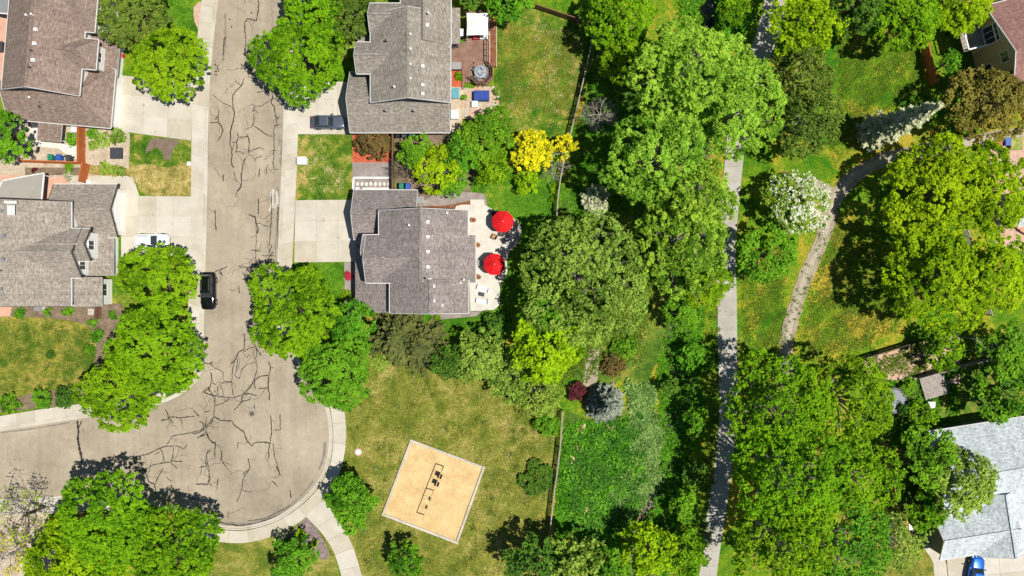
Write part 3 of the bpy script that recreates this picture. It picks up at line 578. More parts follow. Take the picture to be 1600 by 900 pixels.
smear([(330, 812), (355, 817), (390, 817), (430, 804), (466, 779), (492, 748)], .3, M_oil, .0222); smear([(508, 690), (506, 712), (498, 735)], .35, M_oil, .0223); smear([(0, 676), (50, 670), (110, 660)], .18, M_oil, .0222)
smear([(352, 20), (352, 60), (348, 100)], .3, M_oil, .0221); smear([(376, 330), (374, 400), (372, 450)], .4, mat('wheel_wear', [(0.36, 0.31, 0.235, 1), (0.42, 0.365, 0.28, 1)], 2, 0.9, 0.1, (8, 0.15)), .0221)
seam([(121, 657), (123, 673), (122, 688), (126, 707), (128, 723)], 0.3)
for x, y in ((359, 30), (362, 42), (393, 20)):
    mb = MB(); mb.lathe(P(x, y, 0.022), [(0.12, 0), (0.1, 0.004)], 8); mb.build('tar_spot', M_tar, road)

# ------------------------------------------------------------------ HOUSES
class House:
    def __init__(s, name, label, pivot, ang, roof, wall, rake=None):
        s.rake = rake or M_trim
        s.piv = pivot; s.a = math.radians(ang); s.roof = roof; s.wall = wall
        s.root = thing(name, label, 'house', P(*pivot))
    def W(s, lx, ly, z):
        dx, dy = lx - s.piv[0], ly - s.piv[1]; c, n = math.cos(s.a), math.sin(s.a)
        return P(s.piv[0] + dx * c - dy * n, s.piv[1] + dx * n + dy * c, z)
    def slab(s, pts, part='roof', th=0.2):
        """roof plane: shingles on top, white edges"""
        pts = [Vector(p) for p in pts]
        nz = sum((a.x * b.y - b.x * a.y) for a, b in zip(pts, pts[1:] + pts[:1]))
        if nz < 0: pts.reverse()
        mb = MB(); mb.hexa([p - Vector((0, 0, th)) for p in pts], pts, 1, 0)
        return mb.build(part, [s.roof, M_trim], s.root, uv=True)
    def gutter(s, parent, p, q, w=0.1):
        mb = MB(); mb.bar(p, q, w, 0.14); mb.build('gutter', M_trim, parent)
    def gable(s, x0, y0, x1, y1, ze, zr, axis, hip0=0.0, hip1=0.0, rf=0.5, oh=0.45, z0=0.0, wall=None, gut=True, rk=(True, True)):
        A, B, C, D = s.W(x0, y0, ze), s.W(x1, y0, ze), s.W(x1, y1, ze), s.W(x0, y1, ze)
        if axis == 'y': A, B, C, D = B, C, D, A          # ridge always runs from side DA to side BC
        R0 = A.lerp(D, rf); R1 = B.lerp(C, rf); d = (R1 - R0).normalized()
        R0 = R0 + d * hip0; R1 = R1 - d * hip1; R0.z = R1.z = zr
        th = 0.2
        r1 = s.slab([A, B, R1, R0], 'roof', th); r2 = s.slab([D, C, R1, R0], 'roof', th)
        if hip0: s.slab([A, D, R0], 'roof', th)
        if hip1: s.slab([B, C, R1], 'roof', th)
        # ridge cap
        mb = MB(); mb.bar(R0 + Vector((0, 0, .02)), R1 + Vector((0, 0, .02)), 0.3, 0.05); mb.build('ridge_cap', s.roof, r1, uv=True)
        # gutters on the eaves, white boards on the rakes
        out = (A - D).normalized() * 0.05; dn = Vector((0, 0, -0.09))
        if gut:
            s.gutter(r1, A + out + dn, B + out + dn); s.gutter(r2, D - out + dn, C - out + dn)
            for E, F, R, sg, h, on in ((A, D, R0, -1, hip0, rk[0]), (B, C, R1, 1, hip1, rk[1])):
                if not on: continue
                o = d * 0.05 * sg; u = Vector((0, 0, -0.085))
                if h: s.gutter(r1, E + o + u, F + o + u)
                else:
                    for Q, rp in ((E, r1), (F, r2)):
                        mb = MB(); mb.bar(Q + o + u, R + o + u, 0.06, 0.2); mb.build('rake_board', s.rake, rp)
        # walls
        cross = (D - A).normalized(); w = (D - A).length
        s1 = (zr - ze) / max(w * rf, .1); s2 = (zr - ze) / max(w * (1 - rf), .1)
        a = A + d * oh + cross * oh; b = B - d * oh + cross * oh; c = C - d * oh - cross * oh; e = D + d * oh - cross * oh
        zt1 = ze + s1 * oh - th - 0.02; zt2 = ze + s2 * oh - th - 0.02
        r0 = R0 + d * (oh if not hip0 else 0); q1 = R1 - d * (oh if not hip1 else 0); zz = zr - th - 0.02
        V = lambda p, z: (p.x, p.y, z)
        mb = MB(); mb.v = [V(a, z0), V(b, z0), V(c, z0), V(e, z0), V(a, zt1), V(b, zt1), V(c, zt2), V(e, zt2), V(r0, zz), V(q1, zz)]
        F = [(0, 4, 5, 1), (2, 6, 7, 3), (0, 3, 7, 8, 4), (1, 5, 9, 6, 2), (4, 8, 9, 5), (6, 9, 8, 7)]
        # keep outward normals whichever way round the ring runs
        if (b - a).cross(c - b).z > 0: F = [tuple(reversed(f)) for f in F]
        mb.f = F; mb.m = [0] * 6; wl_ = mb.build('wall', wall or s.wall, s.root)
        wl_['corners'] = 1
        sides = {'a': (a, b), 'c': (c, e), 'end0': (e, a), 'end1': (b, c)}
        return dict(sides=sides, wall=wl_, ctr=(a + b + c + e) / 4)
    def shed(s, pts, wallpts=None, z0=0.0, wall=None):
        w = [s.W(*p) for p in pts]; r = s.slab(w)
        if wallpts:
            q = [s.W(*p) for p in wallpts]
            if sum(a.x * b.y - b.x * a.y for a, b in zip(q, q[1:] + q[:1])) < 0: q.reverse()
            mb = MB(); mb.hexa([(p.x, p.y, z0) for p in q], q); mb.build('wall', wall or s.wall, s.root)
        return r
    def on_wall(s, blk, side, t, z):
        p, q = blk['sides'][side]; p = Vector((p.x, p.y, 0)); q = Vector((q.x, q.y, 0))
        u = (q - p).normalized(); n = Vector((u.y, -u.x, 0)); c = p.lerp(q, t)
        ctr = blk['ctr'].copy(); ctr.z = 0
        if (c - ctr).dot(n) < 0: n = -n; u = -u
        c.z = z; return c, u, n
    def window(s, blk, side, t, z, w, h, cols=2, rows=1):
        c, u, n = s.on_wall(blk, side, t, z); up = Vector((0, 0, 1))
        def panel(mb, cx, cz, pw, ph, d0, d1):
            o = c + u * cx + up * cz; a, b = u * pw / 2, up * ph / 2
            ring = [o - a - b, o + a - b, o + a + b, o - a + b]
            mb.hexa([p + n * d0 for p in ring], [p + n * d1 for p in ring])
        mb = MB(); fw = 0.1
        for cx, cz, pw, ph in ((-w / 2, 0, fw, h + fw), (w / 2, 0, fw, h + fw), (0, h / 2, w - fw, fw), (0, -h / 2, w - fw, fw)): panel(mb, cx, cz, pw, ph, -0.02, 0.09)
        for k in range(1, cols): panel(mb, -w / 2 + w * k / cols, 0, 0.05, h - fw, -0.02, 0.07)
        for k in range(1, rows): panel(mb, 0, -h / 2 + h * k / rows, w - fw, 0.05, -0.02, 0.065)
        fr = mb.build('window', M_white, s.root)
        for i in range(cols):
            for j in range(rows):
                mb = MB(); panel(mb, -w / 2 + w * (i + .5) / cols, -h / 2 + h * (j + .5) / rows, w / cols - 0.06, h / rows - 0.06, -0.01, 0.03); mb.build('pane', M_glass, fr)
        return fr
    def garage_door(s, blk, side, t, w, h=2.2, rows=4, m=None):
        c, u, n = s.on_wall(blk, side, t, h / 2 + 0.1); up = Vector((0, 0, 1))
        def panel(mb, cx, cz, pw, ph, d0, d1):
            o = c + u * cx + up * cz; a, b = u * pw / 2, up * ph / 2; ring = [o - a - b, o + a - b, o + a + b, o - a + b]
            mb.hexa([p + n * d0 for p in ring], [p + n * d1 for p in ring])
        mb = MB(); panel(mb, 0, h / 2 + .07, w + .28, .14, -.02, .08); panel(mb, -w / 2 - .07, 0, .14, h, -.02, .08); panel(mb, w / 2 + .07, 0, .14, h, -.02, .08)
        fr = mb.build('garage_door', M_white, s.root)
        for j in range(rows):
            mb = MB(); panel(mb, 0, -h / 2 + h * (j + .5) / rows, w, h / rows - .03, -.01, .035); mb.build('panel', m or M_white, fr)
    def vent(s, lx, ly, z, kind='box', m=None):
        c = s.W(lx, ly, z); mb = MB()
        if kind == 'box': mb.box((c.x, c.y, c.z + .08), (0.36, 0.36, 0.3)); mb.build('roof_vent', m or M_white, s.root)
        else: mb.tube([c - Vector((0, 0, .2)), c + Vector((0, 0, .45))], 0.09, 8); mb.lathe(c + Vector((0, 0, .45)), [(.14, 0), (.14, .08), (.03, .14)], 8); mb.build('vent_pipe', m or M_dgrey, s.root)

# A: brown roofed house, top left
A = House('house', 'two storey house with brown shingle roof at the top left', (95, 100), 5, R_brown, M_siding_w)
A1 = A.gable(6, -60, 128, 147, 5.4, 8.1, 'y')
A2 = A.gable(80, 57, 150, 104, 5.38, 6.9, 'x', hip1=2.0, rk=(False, True))
A5 = A.gable(70, -70, 143, 46, 5.36, 7.2, 'x', hip1=2.6, rk=(False, True))
A3 = A.gable(20, 101, 181, 193, 2.75, 4.9, 'x', hip1=3.6)
A.shed([(136, 45, 3.4), (184, 45, 2.6), (184, 112, 2.6), (136, 112, 3.4)], [(136, 48, 3.1), (174, 48, 2.6), (174, 110, 2.6), (136, 110, 3.1)])
A.shed([(68, 180, 2.75), (105, 180, 2.75), (105, 222, 2.35), (68, 222, 2.35)])
for x in (72, 102):
    mb = MB(); p = A.W(x, 218, 2.1); mb.box((p.x, p.y, 1.1), (.12, .12, 2.2)); mb.build('porch_post', M_white, A.root)
A.garage_door(A3, 'end1', 0.56, 5.0); A.window(A2, 'end1', 0.5, 4.35, 1.3, 1.3); A.window(A5, 'end1', 0.80, 4.2, 1.7, 1.7)
for x, y, z in ((52, 50, 7.9), (52, 72, 7.9), (52, 98, 7.9)): A.vent(x, y, z - .1)
A.vent(38, 30, 7.6, 'pipe', M_white); A.vent(46, 28, 7.9, 'pipe', M_white); A.vent(50, 84, 7.8, 'pipe'); A.vent(50, 110, 7.8, 'pipe')
A.vent(54, 157, 4.0, 'pipe', M_white); A.vent(70, 170, 3.6, 'pipe')
# B: grey roofed house, left
B = House('house', 'two storey house with mottled grey roof and nested white gables at the left edge', (90, 380), 0, R_grey, M_siding_w, M_darkwood)
B1 = B.gable(-92, 315, 111, 478, 5.4, 8.2, 'y')
B2 = B.gable(20, 357, 127, 434, 5.42, 7.5, 'x', rk=(False, True)); B2b = B.gable(60, 357, 141, 408, 5.38, 6.8, 'x', rk=(False, True))
B3 = B.gable(84, 288, 183, 371, 2.75, 4.4, 'x')
B.shed([(92, 360, 3.9), (177, 360, 2.6), (177, 431, 2.6), (92, 431, 3.9)], [(92, 366, 3.6), (168, 366, 2.5), (168, 429, 2.5), (92, 429, 3.6)])
B.shed([(91, 433, 4.6), (159, 433, 3.2), (159, 479, 3.2), (91, 479, 4.6)], [(91, 436, 4.3), (154, 436, 3.1), (154, 476, 3.1), (91, 476, 4.3)])
B.garage_door(B3, 'end1', 0.5, 5.0); B.window(B2b, 'end1', 0.5, 4.5, 1.2, 1.3); B.window(B2, 'end1', 0.78, 4.5, 1.2, 1.3)
fake = dict(sides={'e': (B.W(154, 436, 0.1), B.W(154, 476, 0.1))}, ctr=B.W(100, 456, 0)); fake['sides']['e'] = tuple(Vector((B.W(154, y, 3.1).x, B.W(154, y, 3.1).y, 0)) for y in (436, 476)); B.window(fake, 'e', 0.42, 1.9, 1.6, 1.3)
for x, y in ((2, 330), (6, 368), (5, 405), (2, 452)): B.vent(x, y, 7.9, 'box', M_grey)
B.vent(2, 423, 7.8, 'pipe')
mb = MB()
for k in range(4): q = B.W(13 + k * 3, 321, 7.9); mb.bar(q, q + Vector((0, -1.2, 0.0)), .12, .12)
mb.box(tuple(B.W(17, 316, 7.95)), (1.4, .3, .25)); mb.build('roof_antenna', M_white, B.root)
# C: tan grey roofed house, top middle
C = House('house', 'two storey house with tan grey roof beside the white canopy at the top', (640, 100), 0, R_tan, M_siding_b)
C1 = C.gable(579, 22, 704, 160, 5.4, 7.8, 'y'); C1b = C.gable(626, -60, 704.5, 70, 5.44, 7.35, 'y', rk=(True, False))
C2 = C.gable(578, 5, 640, 50, 5.38, 6.7, 'x', rk=(True, False)); C3 = C.gable(557, 66, 610, 115, 5.37, 6.8, 'x', rk=(True, False))
C4 = C.gable(547, 112, 703, 207, 2.75, 4.9, 'x')
C.shed([(695, 12, 3.5), (719, 12, 2.75), (719, 68, 2.75), (695, 68, 3.5)], [(695, 15, 3.2), (714, 15, 2.7), (714, 65, 2.7), (695, 65, 3.2)])
C.shed([(559, 53, 2.8), (580, 53, 2.9), (580, 67, 2.9), (559, 67, 2.8)])
mb = MB(); p = C.W(561, 55, 2.6); mb.box((p.x, p.y, 1.3), (.14, .14, 2.6)); mb.build('porch_post', M_white, C.root)
C.garage_door(C4, 'end0', 0.5, 5.0); C.window(C3, 'end0', .5, 4.2, 1.4, 1.3); C.window(C1, 'c', 0.5, 4.2, 1.6, 1.3); C.window(C1, 'a', 0.5, 4.2, 1.6, 1.3)
for x, y, z in ((642, 55, 7.55), (642, 78, 7.55), (642, 102, 7.55), (642, 124, 7.55)): C.vent(x, y, z, 'pipe', M_white)
C.vent(661, 104, 7.1, 'box', M_white); C.vent(661, 133, 7.1, 'box', M_white); C.vent(661, 147, 7.1); C.vent(617, 137, 7.0, 'pipe', M_white); C.vent(604, 65, 6.5, 'pipe'); C.vent(670, 22, 7.2, 'pipe', M_white); C.vent(668, 40, 7.0, 'box')
C.vent(604, 174, 4.5, 'pipe', M_grey); C.vent(648, 174, 4.5, 'pipe', M_grey)
# D: centre house with the patio
D = House('house', 'two storey house with mauve grey roof beside the patio with red umbrellas', (640, 400), 0, R_mauve, M_siding_b)
D1 = D.gable(592, 329, 731, 369, 5.4, 7.9, 'y', rk=(True, False)); D1m = D.gable(580, 367.5, 743, 441.5, 4.95, 7.89, 'y', rk=(False, False)); D1b = D.gable(609, 437, 732, 489, 5.38, 7.8, 'y', rf=0.46, rk=(False, True))
D2 = D.gable(572, 367, 668, 442, 5.46, 7.3, 'x', rk=(True, False)); D2b = D.gable(567, 367, 600, 418, 5.34, 6.6, 'x', rk=(True, False))
D3 = D.gable(553, 297, 652, 374, 2.75, 4.4, 'x')
D.shed([(555, 366, 2.7), (620, 366, 4.4), (620, 489, 4.4), (555, 489, 2.7)], [(560, 372, 2.6), (620, 372, 4.1), (620, 486, 4.1), (560, 486, 2.6)])
D.garage_door(D3, 'end0', .5, 5.0); D.window(D2b, 'end0', .5, 4.3, 1.3, 1.3); D.window(D1, 'a', .25, 4.2, 1.5, 1.3); D.window(D1, 'a', .25, 1.3, 2.2, 2.1)
for x, y, z in ((669, 347, 7.5), (669, 370, 7.5), (669, 393, 7.5), (669, 417, 7.5), (672, 437, 7.4), (678, 447, 7.35), (678, 470, 7.35)): D.vent(x, y, z)
D.vent(665, 435, 7.5, 'pipe', M_black); D.vent(640, 352, 7.1, 'pipe', M_white); D.vent(699, 333, 6.4, 'pipe', M_white); D.vent(725, 437, 5.7, 'pipe', M_white); D.vent(720, 442, 5.7, 'pipe', M_white); D.vent(692, 477, 6.6, 'pipe', M_white)
# E: tan house, top right
E = House('house', 'tan walled house with pinkish brown roof at the top right corner', (1506, 36), -14.5, R_pink, M_siding_t)
eW = E.W
x0, y0 = 1506, 36
def EP(u, v, z):   # metres along the eave (right) and along the gable wall (down)
    o = P(x0, y0); c, n = math.cos(math.radians(14.5)), math.sin(math.radians(14.5))
    r = Vector((c, n, 0)); dvec = Vector((n, -c, 0)); q = o + r * u + dvec * v; q.z = z; return q
for a, b in (((-0.4, -0.4), (20, -0.4)),):
    E.slab([EP(-.4, -.4, 5.0), EP(20, -.4, 5.0), EP(20, 6.6, 8.0), EP(-.4, 6.6, 8.0)]); E.slab([EP(-.4, 13.6, 5.0), EP(20, 13.6, 5.0), EP(20, 6.6, 8.0), EP(-.4, 6.6, 8.0)])
mb = MB(); V = [EP(0, 0, 0), EP(0, 13.2, 0), EP(19.6, 13.2, 0), EP(19.6, 0, 0), EP(0, 0, 4.95), EP(0, 13.2, 4.95), EP(19.6, 13.2, 4.95), EP(19.6, 0, 4.95), EP(0, 6.6, 7.75), EP(19.6, 6.6, 7.75)]
mb.v = [tuple(v) for v in V]; mb.f = [(0, 4, 8, 5, 1), (3, 2, 6, 9, 7), (0, 3, 7, 4), (1, 5, 6, 2), (4, 7, 9, 8), (5, 8, 9, 6)]; mb.m = [0] * 6; mb.build('wall', M_siding_t, E.root)
for p, q in ((EP(-.47, -.4, 4.9), EP(-.47, 6.6, 7.9)), (EP(-.47, 13.6, 4.9), EP(-.47, 6.6, 7.9)), (EP(-.4, -.47, 4.9), EP(20, -.47, 4.9))):
    mb = MB(); mb.bar(p, q, .1, .2); mb.build('rake_board', M_trim, E.root)
EB = dict(sides={'w': (EP(0, 0, 0), EP(0, 13.2, 0))}, ctr=EP(8, 6, 0))
E.window(EB, 'w', 0.24, 3.85, 2.3, 1.9, 3, 1); E.window(EB, 'w', 0.24, 5.2, 2.3, 0.6, 3, 1); E.window(EB, 'w', 0.50, 5.5, 1.4, 1.4, 2, 1); E.window(EB, 'w', 0.55, 2.2, 1.4, 1.4, 2, 1)
# F: pale roofed house, bottom right
Fh = House('house', 'house with pale blue grey roof at the bottom right', (1540, 780), -9, R_pale, M_siding_k)
F1 = Fh.gable(1465, 662, 1680, 800, 3.0, 5.6, 'x'); F3 = Fh.gable(1520, 770, 1598, 868, 2.9, 4.7, 'y', rk=(False, True)); F2 = Fh.gable(1455, 790, 1575, 863, 2.86, 4.55, 'x', rk=(True, False))
Fh.gable(1599, 700, 1700, 792, 2.8, 4.9, 'y', hip1=2.5, rk=(False, True))
Fh.garage_door(F3, 'end1', .5, 4.4); Fh.window(F1, 'end0', .35, 1.6, 1.5, 1.3)
Fh.vent(1542, 722, 5.2, 'pipe'); Fh.vent(1538, 730, 5.2, 'box', M_grey); Fh.vent(1531, 745, 4.6, 'pipe', M_white)
# G: neighbour at the right edge
G = House('house', 'corner of a pale roof at the right edge above the pink paving', (1600, 330), -8, R_pale, M_siding_w)
G.gable(1588, 306, 1720, 352, 2.8, 4.2, 'x')

# patio covers
def patio_cover(label, q, z, m, slope=0.15):
    w = [P(x, y, z) for x, y in q]; c = sum(w, Vector()) / 4; r = thing('patio_cover', label, 'patio cover', (c.x, c.y, 0))
    w.reverse(); mb = MB(); mb.hexa([p - Vector((0, 0, .12)) for p in w], w); mb.build('roof_sheet', m, r)
    for a, b in zip(w, w[1:] + w[:1]):
        o = ((a + b) / 2 - c).normalized() * .06; mb = MB(); mb.bar(a + o + Vector((0, 0, -.05)), b + o + Vector((0, 0, -.05)), .1, .2); mb.build('fascia', M_white, r)
    for p in w:
        k = p.lerp(c, .08); mb = MB(); mb.box((k.x, k.y, (z - .12) / 2), (.12, .12, z - .12)); mb.build('post', M_white, r)
patio_cover('flat grey patio cover with white edge beside the grey roofed house', [(4, 283), (68, 271), (64, 314), (-10, 316)], 2.7, M_patroof)
patio_cover('blue grey awning at the top left corner', [(-20, -8), (15, -8), (12, 21), (-20, 18)], 2.6, M_grey)

# ------------------------------------------------------------------ VEHICLES
def car(name, label, px, py, rz, L, Wd, Ht, paintm, suv=False, cat='car'):
    c = P(px, py, 0.7); r = thing(name, label, cat, (c.x, c.y, 0.0), rz=rz); r.location.z = 0.14 if not suv else 0.03
    h = L / 2; w = Wd / 2
    def loft(st, n=None):
        mb = MB(); rings = []
        for x, hw, zl, zh, tw in st:
            ring = [(-hw * .86, zl), (-hw, zl + .12), (-hw, zl + (zh - zl) * .62), (-hw * (tw + .06), zh - .02), (-hw * .5, zh + .015), (0, zh + .025), (hw * .5, zh + .015), (hw * (tw + .06), zh - .02), (hw, zl + (zh - zl) * .62), (hw, zl + .12), (hw * .86, zl)]
            rings.append([(x, y, z) for y, z in ring])
        k = len(rings[0]); mb.v = [p for q in rings for p in q]
        for i in range(len(rings) - 1):
            for j in range(k): mb.f.append((i * k + j, i * k + (j + 1) % k, (i + 1) * k + (j + 1) % k, (i + 1) * k + j)); mb.m.append(0)
        mb.f.append(tuple(range(k))); mb.m.append(0); mb.f.append(tuple(range(len(rings) * k - 1, (len(rings) - 1) * k - 1, -1))); mb.m.append(0)
        return mb
    zb = Ht * .62 if not suv else Ht * .58; zhood = zb * (.9 if not suv else .96)
    st = [(h, w * .62, .35, zhood * .72, .8), (h * .97, w * .8, .25, zhood * .84, .82), (h * .86, w * .95, .2, zhood * .95, .84), (h * .5, w, .2, zhood, .86), (h * .3, w, .2, zb, .88), (-h * .5, w, .2, zb, .88), (-h * .8, w * .97, .2, zb * .98, .85), (-h * .95, w * .86, .26, zb * .9, .8), (-h, w * .7, .36, zb * .75, .8)]
    if suv: st[-3:] = [(-h * .85, w * .98, .24, zb, .9), (-h * .97, w * .92, .26, zb * .98, .9), (-h, w * .82, .36, zb * .85, .88)]
    body = loft(st).build('body', paintm, r, smooth=True, local=True)
    # greenhouse: base ring on the belt line, roof ring above
    fb, fr_ = h * .36, h * .06
    rr_, rb = (-h * .42, -h * .78) if not suv else (-h * .78, -h * .93)
    bw, tw = w * .88, w * .68; z0, z1 = zb - .02, Ht
    q = lambda x, y, z: Vector((x, y, z))
    bl = [q(fb, -bw * .92, z0 - .06), q(fb, bw * .92, z0 - .06), q(rb, bw * .9, z0), q(rb, -bw * .9, z0)]
    tp = [q(fr_, -tw, z1 - .05), q(fr_, tw, z1 - .05), q(rr_, tw, z1 - .05), q(rr_, -tw, z1 - .05)]
    mb = MB(); mb.hexa(bl[::-1], tp[::-1]); mb.build('cabin_pillars', paintm, r, local=True)
    mid = [q(fr_ + .06, -tw * 1.02, z1 - .06), q(fr_ + .06, tw * 1.02, z1 - .06), q(rr_ - .06, tw * 1.02, z1 - .06), q(rr_ - .06, -tw * 1.02, z1 - .06)]
    top = [q(fr_ - .12, -tw * .86, z1 + .01), q(fr_ - .12, tw * .86, z1 + .01), q(rr_ + .12, tw * .86, z1 + .01), q(rr_ + .12, -tw * .86, z1 + .01)]
    mb = MB(); mb.hexa(mid[::-1], top[::-1]); mb.build('roof_panel', paintm, r, smooth=False, local=True)
    def glass(nm, ring, off):
        cc = sum(ring, Vector()) / 4; n = (ring[1] - ring[0]).cross(ring[2] - ring[1]).normalized()
        if n.dot(cc - q(0, 0, z0)) < 0: n = -n; ring = ring[::-1]
        ring = [cc + (p - cc) * .9 + n * off for p in ring]; mb = MB(); mb.hexa([p - n * .02 for p in ring], ring); return mb.build(nm, M_glass, r, local=True)
    glass('windshield', [bl[0], bl[1], tp[1], tp[0]], .015); glass('rear_window', [bl[2], bl[3], tp[3], tp[2]], .015)
    for sgn, (i, j) in ((1, (1, 2)), (-1, (0, 3))):
        a0, a1, t0, t1 = bl[i], bl[j], tp[i], tp[j]
        for u0, u1 in ((.04, .5), (.54, .94)): glass('side_window', [a0.lerp(a1, u0), a0.lerp(a1, u1), t0.lerp(t1, u1), t0.lerp(t1, u0)], .012)
    for sx in (1, -1):
        for sy in (1, -1):
            cx, cy, R = sx * h * .6, sy * (w - .1), .34 if not suv else .39
            def disc(rad, y0, y1, nm, m, par):
                mb = MB(); n = 14
                a = [(cx + rad * math.cos(2 * math.pi * k / n), y0, R + rad * math.sin(2 * math.pi * k / n)) for k in range(n)]
                b = [(x, y1, z) for x, _, z in a]
                mb.hexa(a if sy < 0 else a[::-1], b if sy < 0 else b[::-1]); return mb.build(nm, m, par, local=True)
            t = disc(R, cy - sy * .1, cy + sy * .13, 'wheel', M_rubber, r); disc(R * .62, cy + sy * .12, cy + sy * .145, 'rim', M_grey, t)
    for sy in (1, -1):
        mb = MB(); mb.box((h * .93, sy * w * .66, zhood * .74), (.16, .36, .14)); mb.build('headlight', M_chrome, r, local=True)
        mb = MB(); mb.box((-h * .965, sy * w * .68, zb * .78), (.12, .34, .16)); mb.build('taillight', M_redc, r, local=True)
        mb = MB(); mb.box((fb - .18, sy * (w + .08), zb + .04), (.16, .2, .14)); mb.build('mirror', paintm, r, local=True)
    if suv:
        for sy in (1, -1):
            mb = MB(); mb.bar((fr_ - .25, sy * tw * .8, z1 + .06), (rr_ + .25, sy * tw * .8, z1 + .06), .05, .05); mb.build('roof_rail', M_chrome, r, local=True)
    return r
car('parked_car', 'dark grey blue sedan parked on the driveway facing the garage', 513, 191, 0, 4.65, 1.84, 1.45, paint('car_grey', (0.13, 0.155, 0.20, 1), 0.2, 0.8, 0.5))
car('parked_car', 'black sport utility vehicle parked at the kerb of the street', 325.5, 455, -math.pi / 2, 4.95, 1.95, 1.78, paint('car_black', (0.006, 0.007, 0.008, 1), 0.15), True)
car('parked_car', 'white car half hidden under the street tree on the driveway', 238, 376, 0, 4.6, 1.85, 1.6, paint('car_white', (0.75, 0.75, 0.75, 1), 0.3, 0.5, 0.0), True)
car('parked_car', 'bright blue car on the driveway at the bottom right', 1524, 894, math.radians(80), 4.3, 1.85, 1.5, paint('car_blue', (0.015, 0.13, 0.55, 1), 0.2))

# ------------------------------------------------------------------ FENCES
def privacy_fence(label, pts, h, m, z0=0.06, bay=2.4, name='wooden_fence'):
    w = [P(*p) for p in pts]; r = thing(name, label, 'fence', w[0]); rr = random.Random(int(pts[0][0]))
    for a, b in zip(w, w[1:]):
        L = (b - a).length; n = max(1, round(L / bay)); d = (b - a) / L; ang = math.atan2(d.y, d.x)
        for k in range(n):
            p = a + d * L * k / n; q = a + d * L * (k + 1) / n; c = (p + q) / 2
            mb = MB(); m_n = max(3, int((q - p).length / .15)); pw = (q - p).length / m_n
            for j in range(m_n):
                o = p + d * pw * (j + .5); hh = h + rr.uniform(-.02, .02); mb.box((o.x, o.y, z0 + hh / 2), (pw - .012, .025, hh), ang)
            nrm = Vector((-d.y, d.x, 0)) * .04
            for zr in (.35, h - .3): mb.bar(p + nrm + Vector((0, 0, z0 + zr)), q + nrm + Vector((0, 0, z0 + zr)), .05, .09)
            mb.build('fence_panel', m, r)
            mb = MB(); mb.bar(p + Vector((0, 0, z0 + h + .02)), q + Vector((0, 0, z0 + h + .02)), .12, .035); mb.build('fence_cap', m, r)
            mb = MB(); o = p + nrm * 1.6; mb.box((o.x, o.y, z0 + h / 2), (.1, .1, h), ang); mb.build('fence_post', m, r)
    mb = MB(); mb.box((w[-1].x, w[-1].y, z0 + h / 2 + .01), (.1, .12, h + .06)); mb.build('fence_post', m, r)
def rail_fence(label, pts, h=1.2, m=None, bay=2.5, rails=4):
    w = [P(*p) for p in smooth_line(pts, 4)]; r = thing('rail_fence', label, 'fence', w[0]); m = m or M_brownwood
    d = [0]
    for a, b in zip(w, w[1:]): d.append(d[-1] + (b - a).length)
    n = round(d[-1] / bay); pos = [Vector((x, y, 0)) for x, y in resample([(p.x, p.y) for p in w], n)]; rr = random.Random(n)
    for p in pos: mb = MB(); mb.box((p.x, p.y, h / 2), (.13, .13, h + .1)); mb.build('post', m, r)
    for a, b in zip(pos, pos[1:]):
        for k in range(rails):
            z = h * (k + .8) / (rails + .1); mb = MB(); mb.bar(a + Vector((0, 0, z + rr.uniform(-.02, .02))), b + Vector((0, 0, z + rr.uniform(-.02, .02))), .05, .13); mb.build('rail', m, r)
        mb = MB(); mb.bar(a + Vector((0, 0, h + .07)), b + Vector((0, 0, h + .07)), .15, .035); mb.build('top_board', M_greywood, r)
privacy_fence('orange stained wooden fence around the bins in the left side yard', [(134, 199), (134, 257), (42, 254)], 1.8, M_orangewood)
privacy_fence('short orange brown wooden fence between the two left houses', [(141, 258), (136, 286)], 1.8, M_orangewood)
privacy_fence('short rust red wooden fence at the corner of the grey roofed house', [(159, 479), (158, 497)], 1.5, M_brownwood)
privacy_fence('weathered brown fence at the top of the fenced back lawn', [(836, 14), (926, 44)], 1.5, M_brownwood)
privacy_fence('brown wooden fence between the lawn and the garden of the tan house', [(1432, 50), (1441, 90), (1452, 134)], 1.8, M_orangewood)
privacy_fence('tan wooden fence behind the large trees at the right', [(1376, 690), (1384, 740), (1392, 790)], 1.8, mat('tan_wood', [(0.25, 0.15, 0.07, 1), (0.36, 0.23, 0.11, 1)], 3, 0.85, 0.2, (14, 0.2)))
privacy_fence('thin dark fence between the two middle houses', [(616, 206), (616, 300)], 1.5, M_brownwood)
privacy_fence('dark timber edging fence of the mulched garden bed', [(1352, 592), (1339, 560), (1425, 534), (1490, 516)], 1.1, M_darkwood)
privacy_fence('thin wooden fence above the small deck', [(1428, 590), (1500, 570), (1560, 556)], 1.3, M_greywood)
rail_fence('rail fence on the east side of the fenced back lawn', [(926, 52), (918, 95), (903, 160), (892, 205), (880, 255), (872, 300), (869, 340)], 1.3)
rail_fence('long rail fence between the park lawn and the meadow', [(878, 640), (874, 700), (866, 760), (858, 830), (848, 930)], 1.3)
rail_fence('rail fence under the large yellow green trees at the right', [(1494, 330), (1508, 380), (1524, 440), (1540, 492)], 1.3, M_greywood, 2.5, 5)

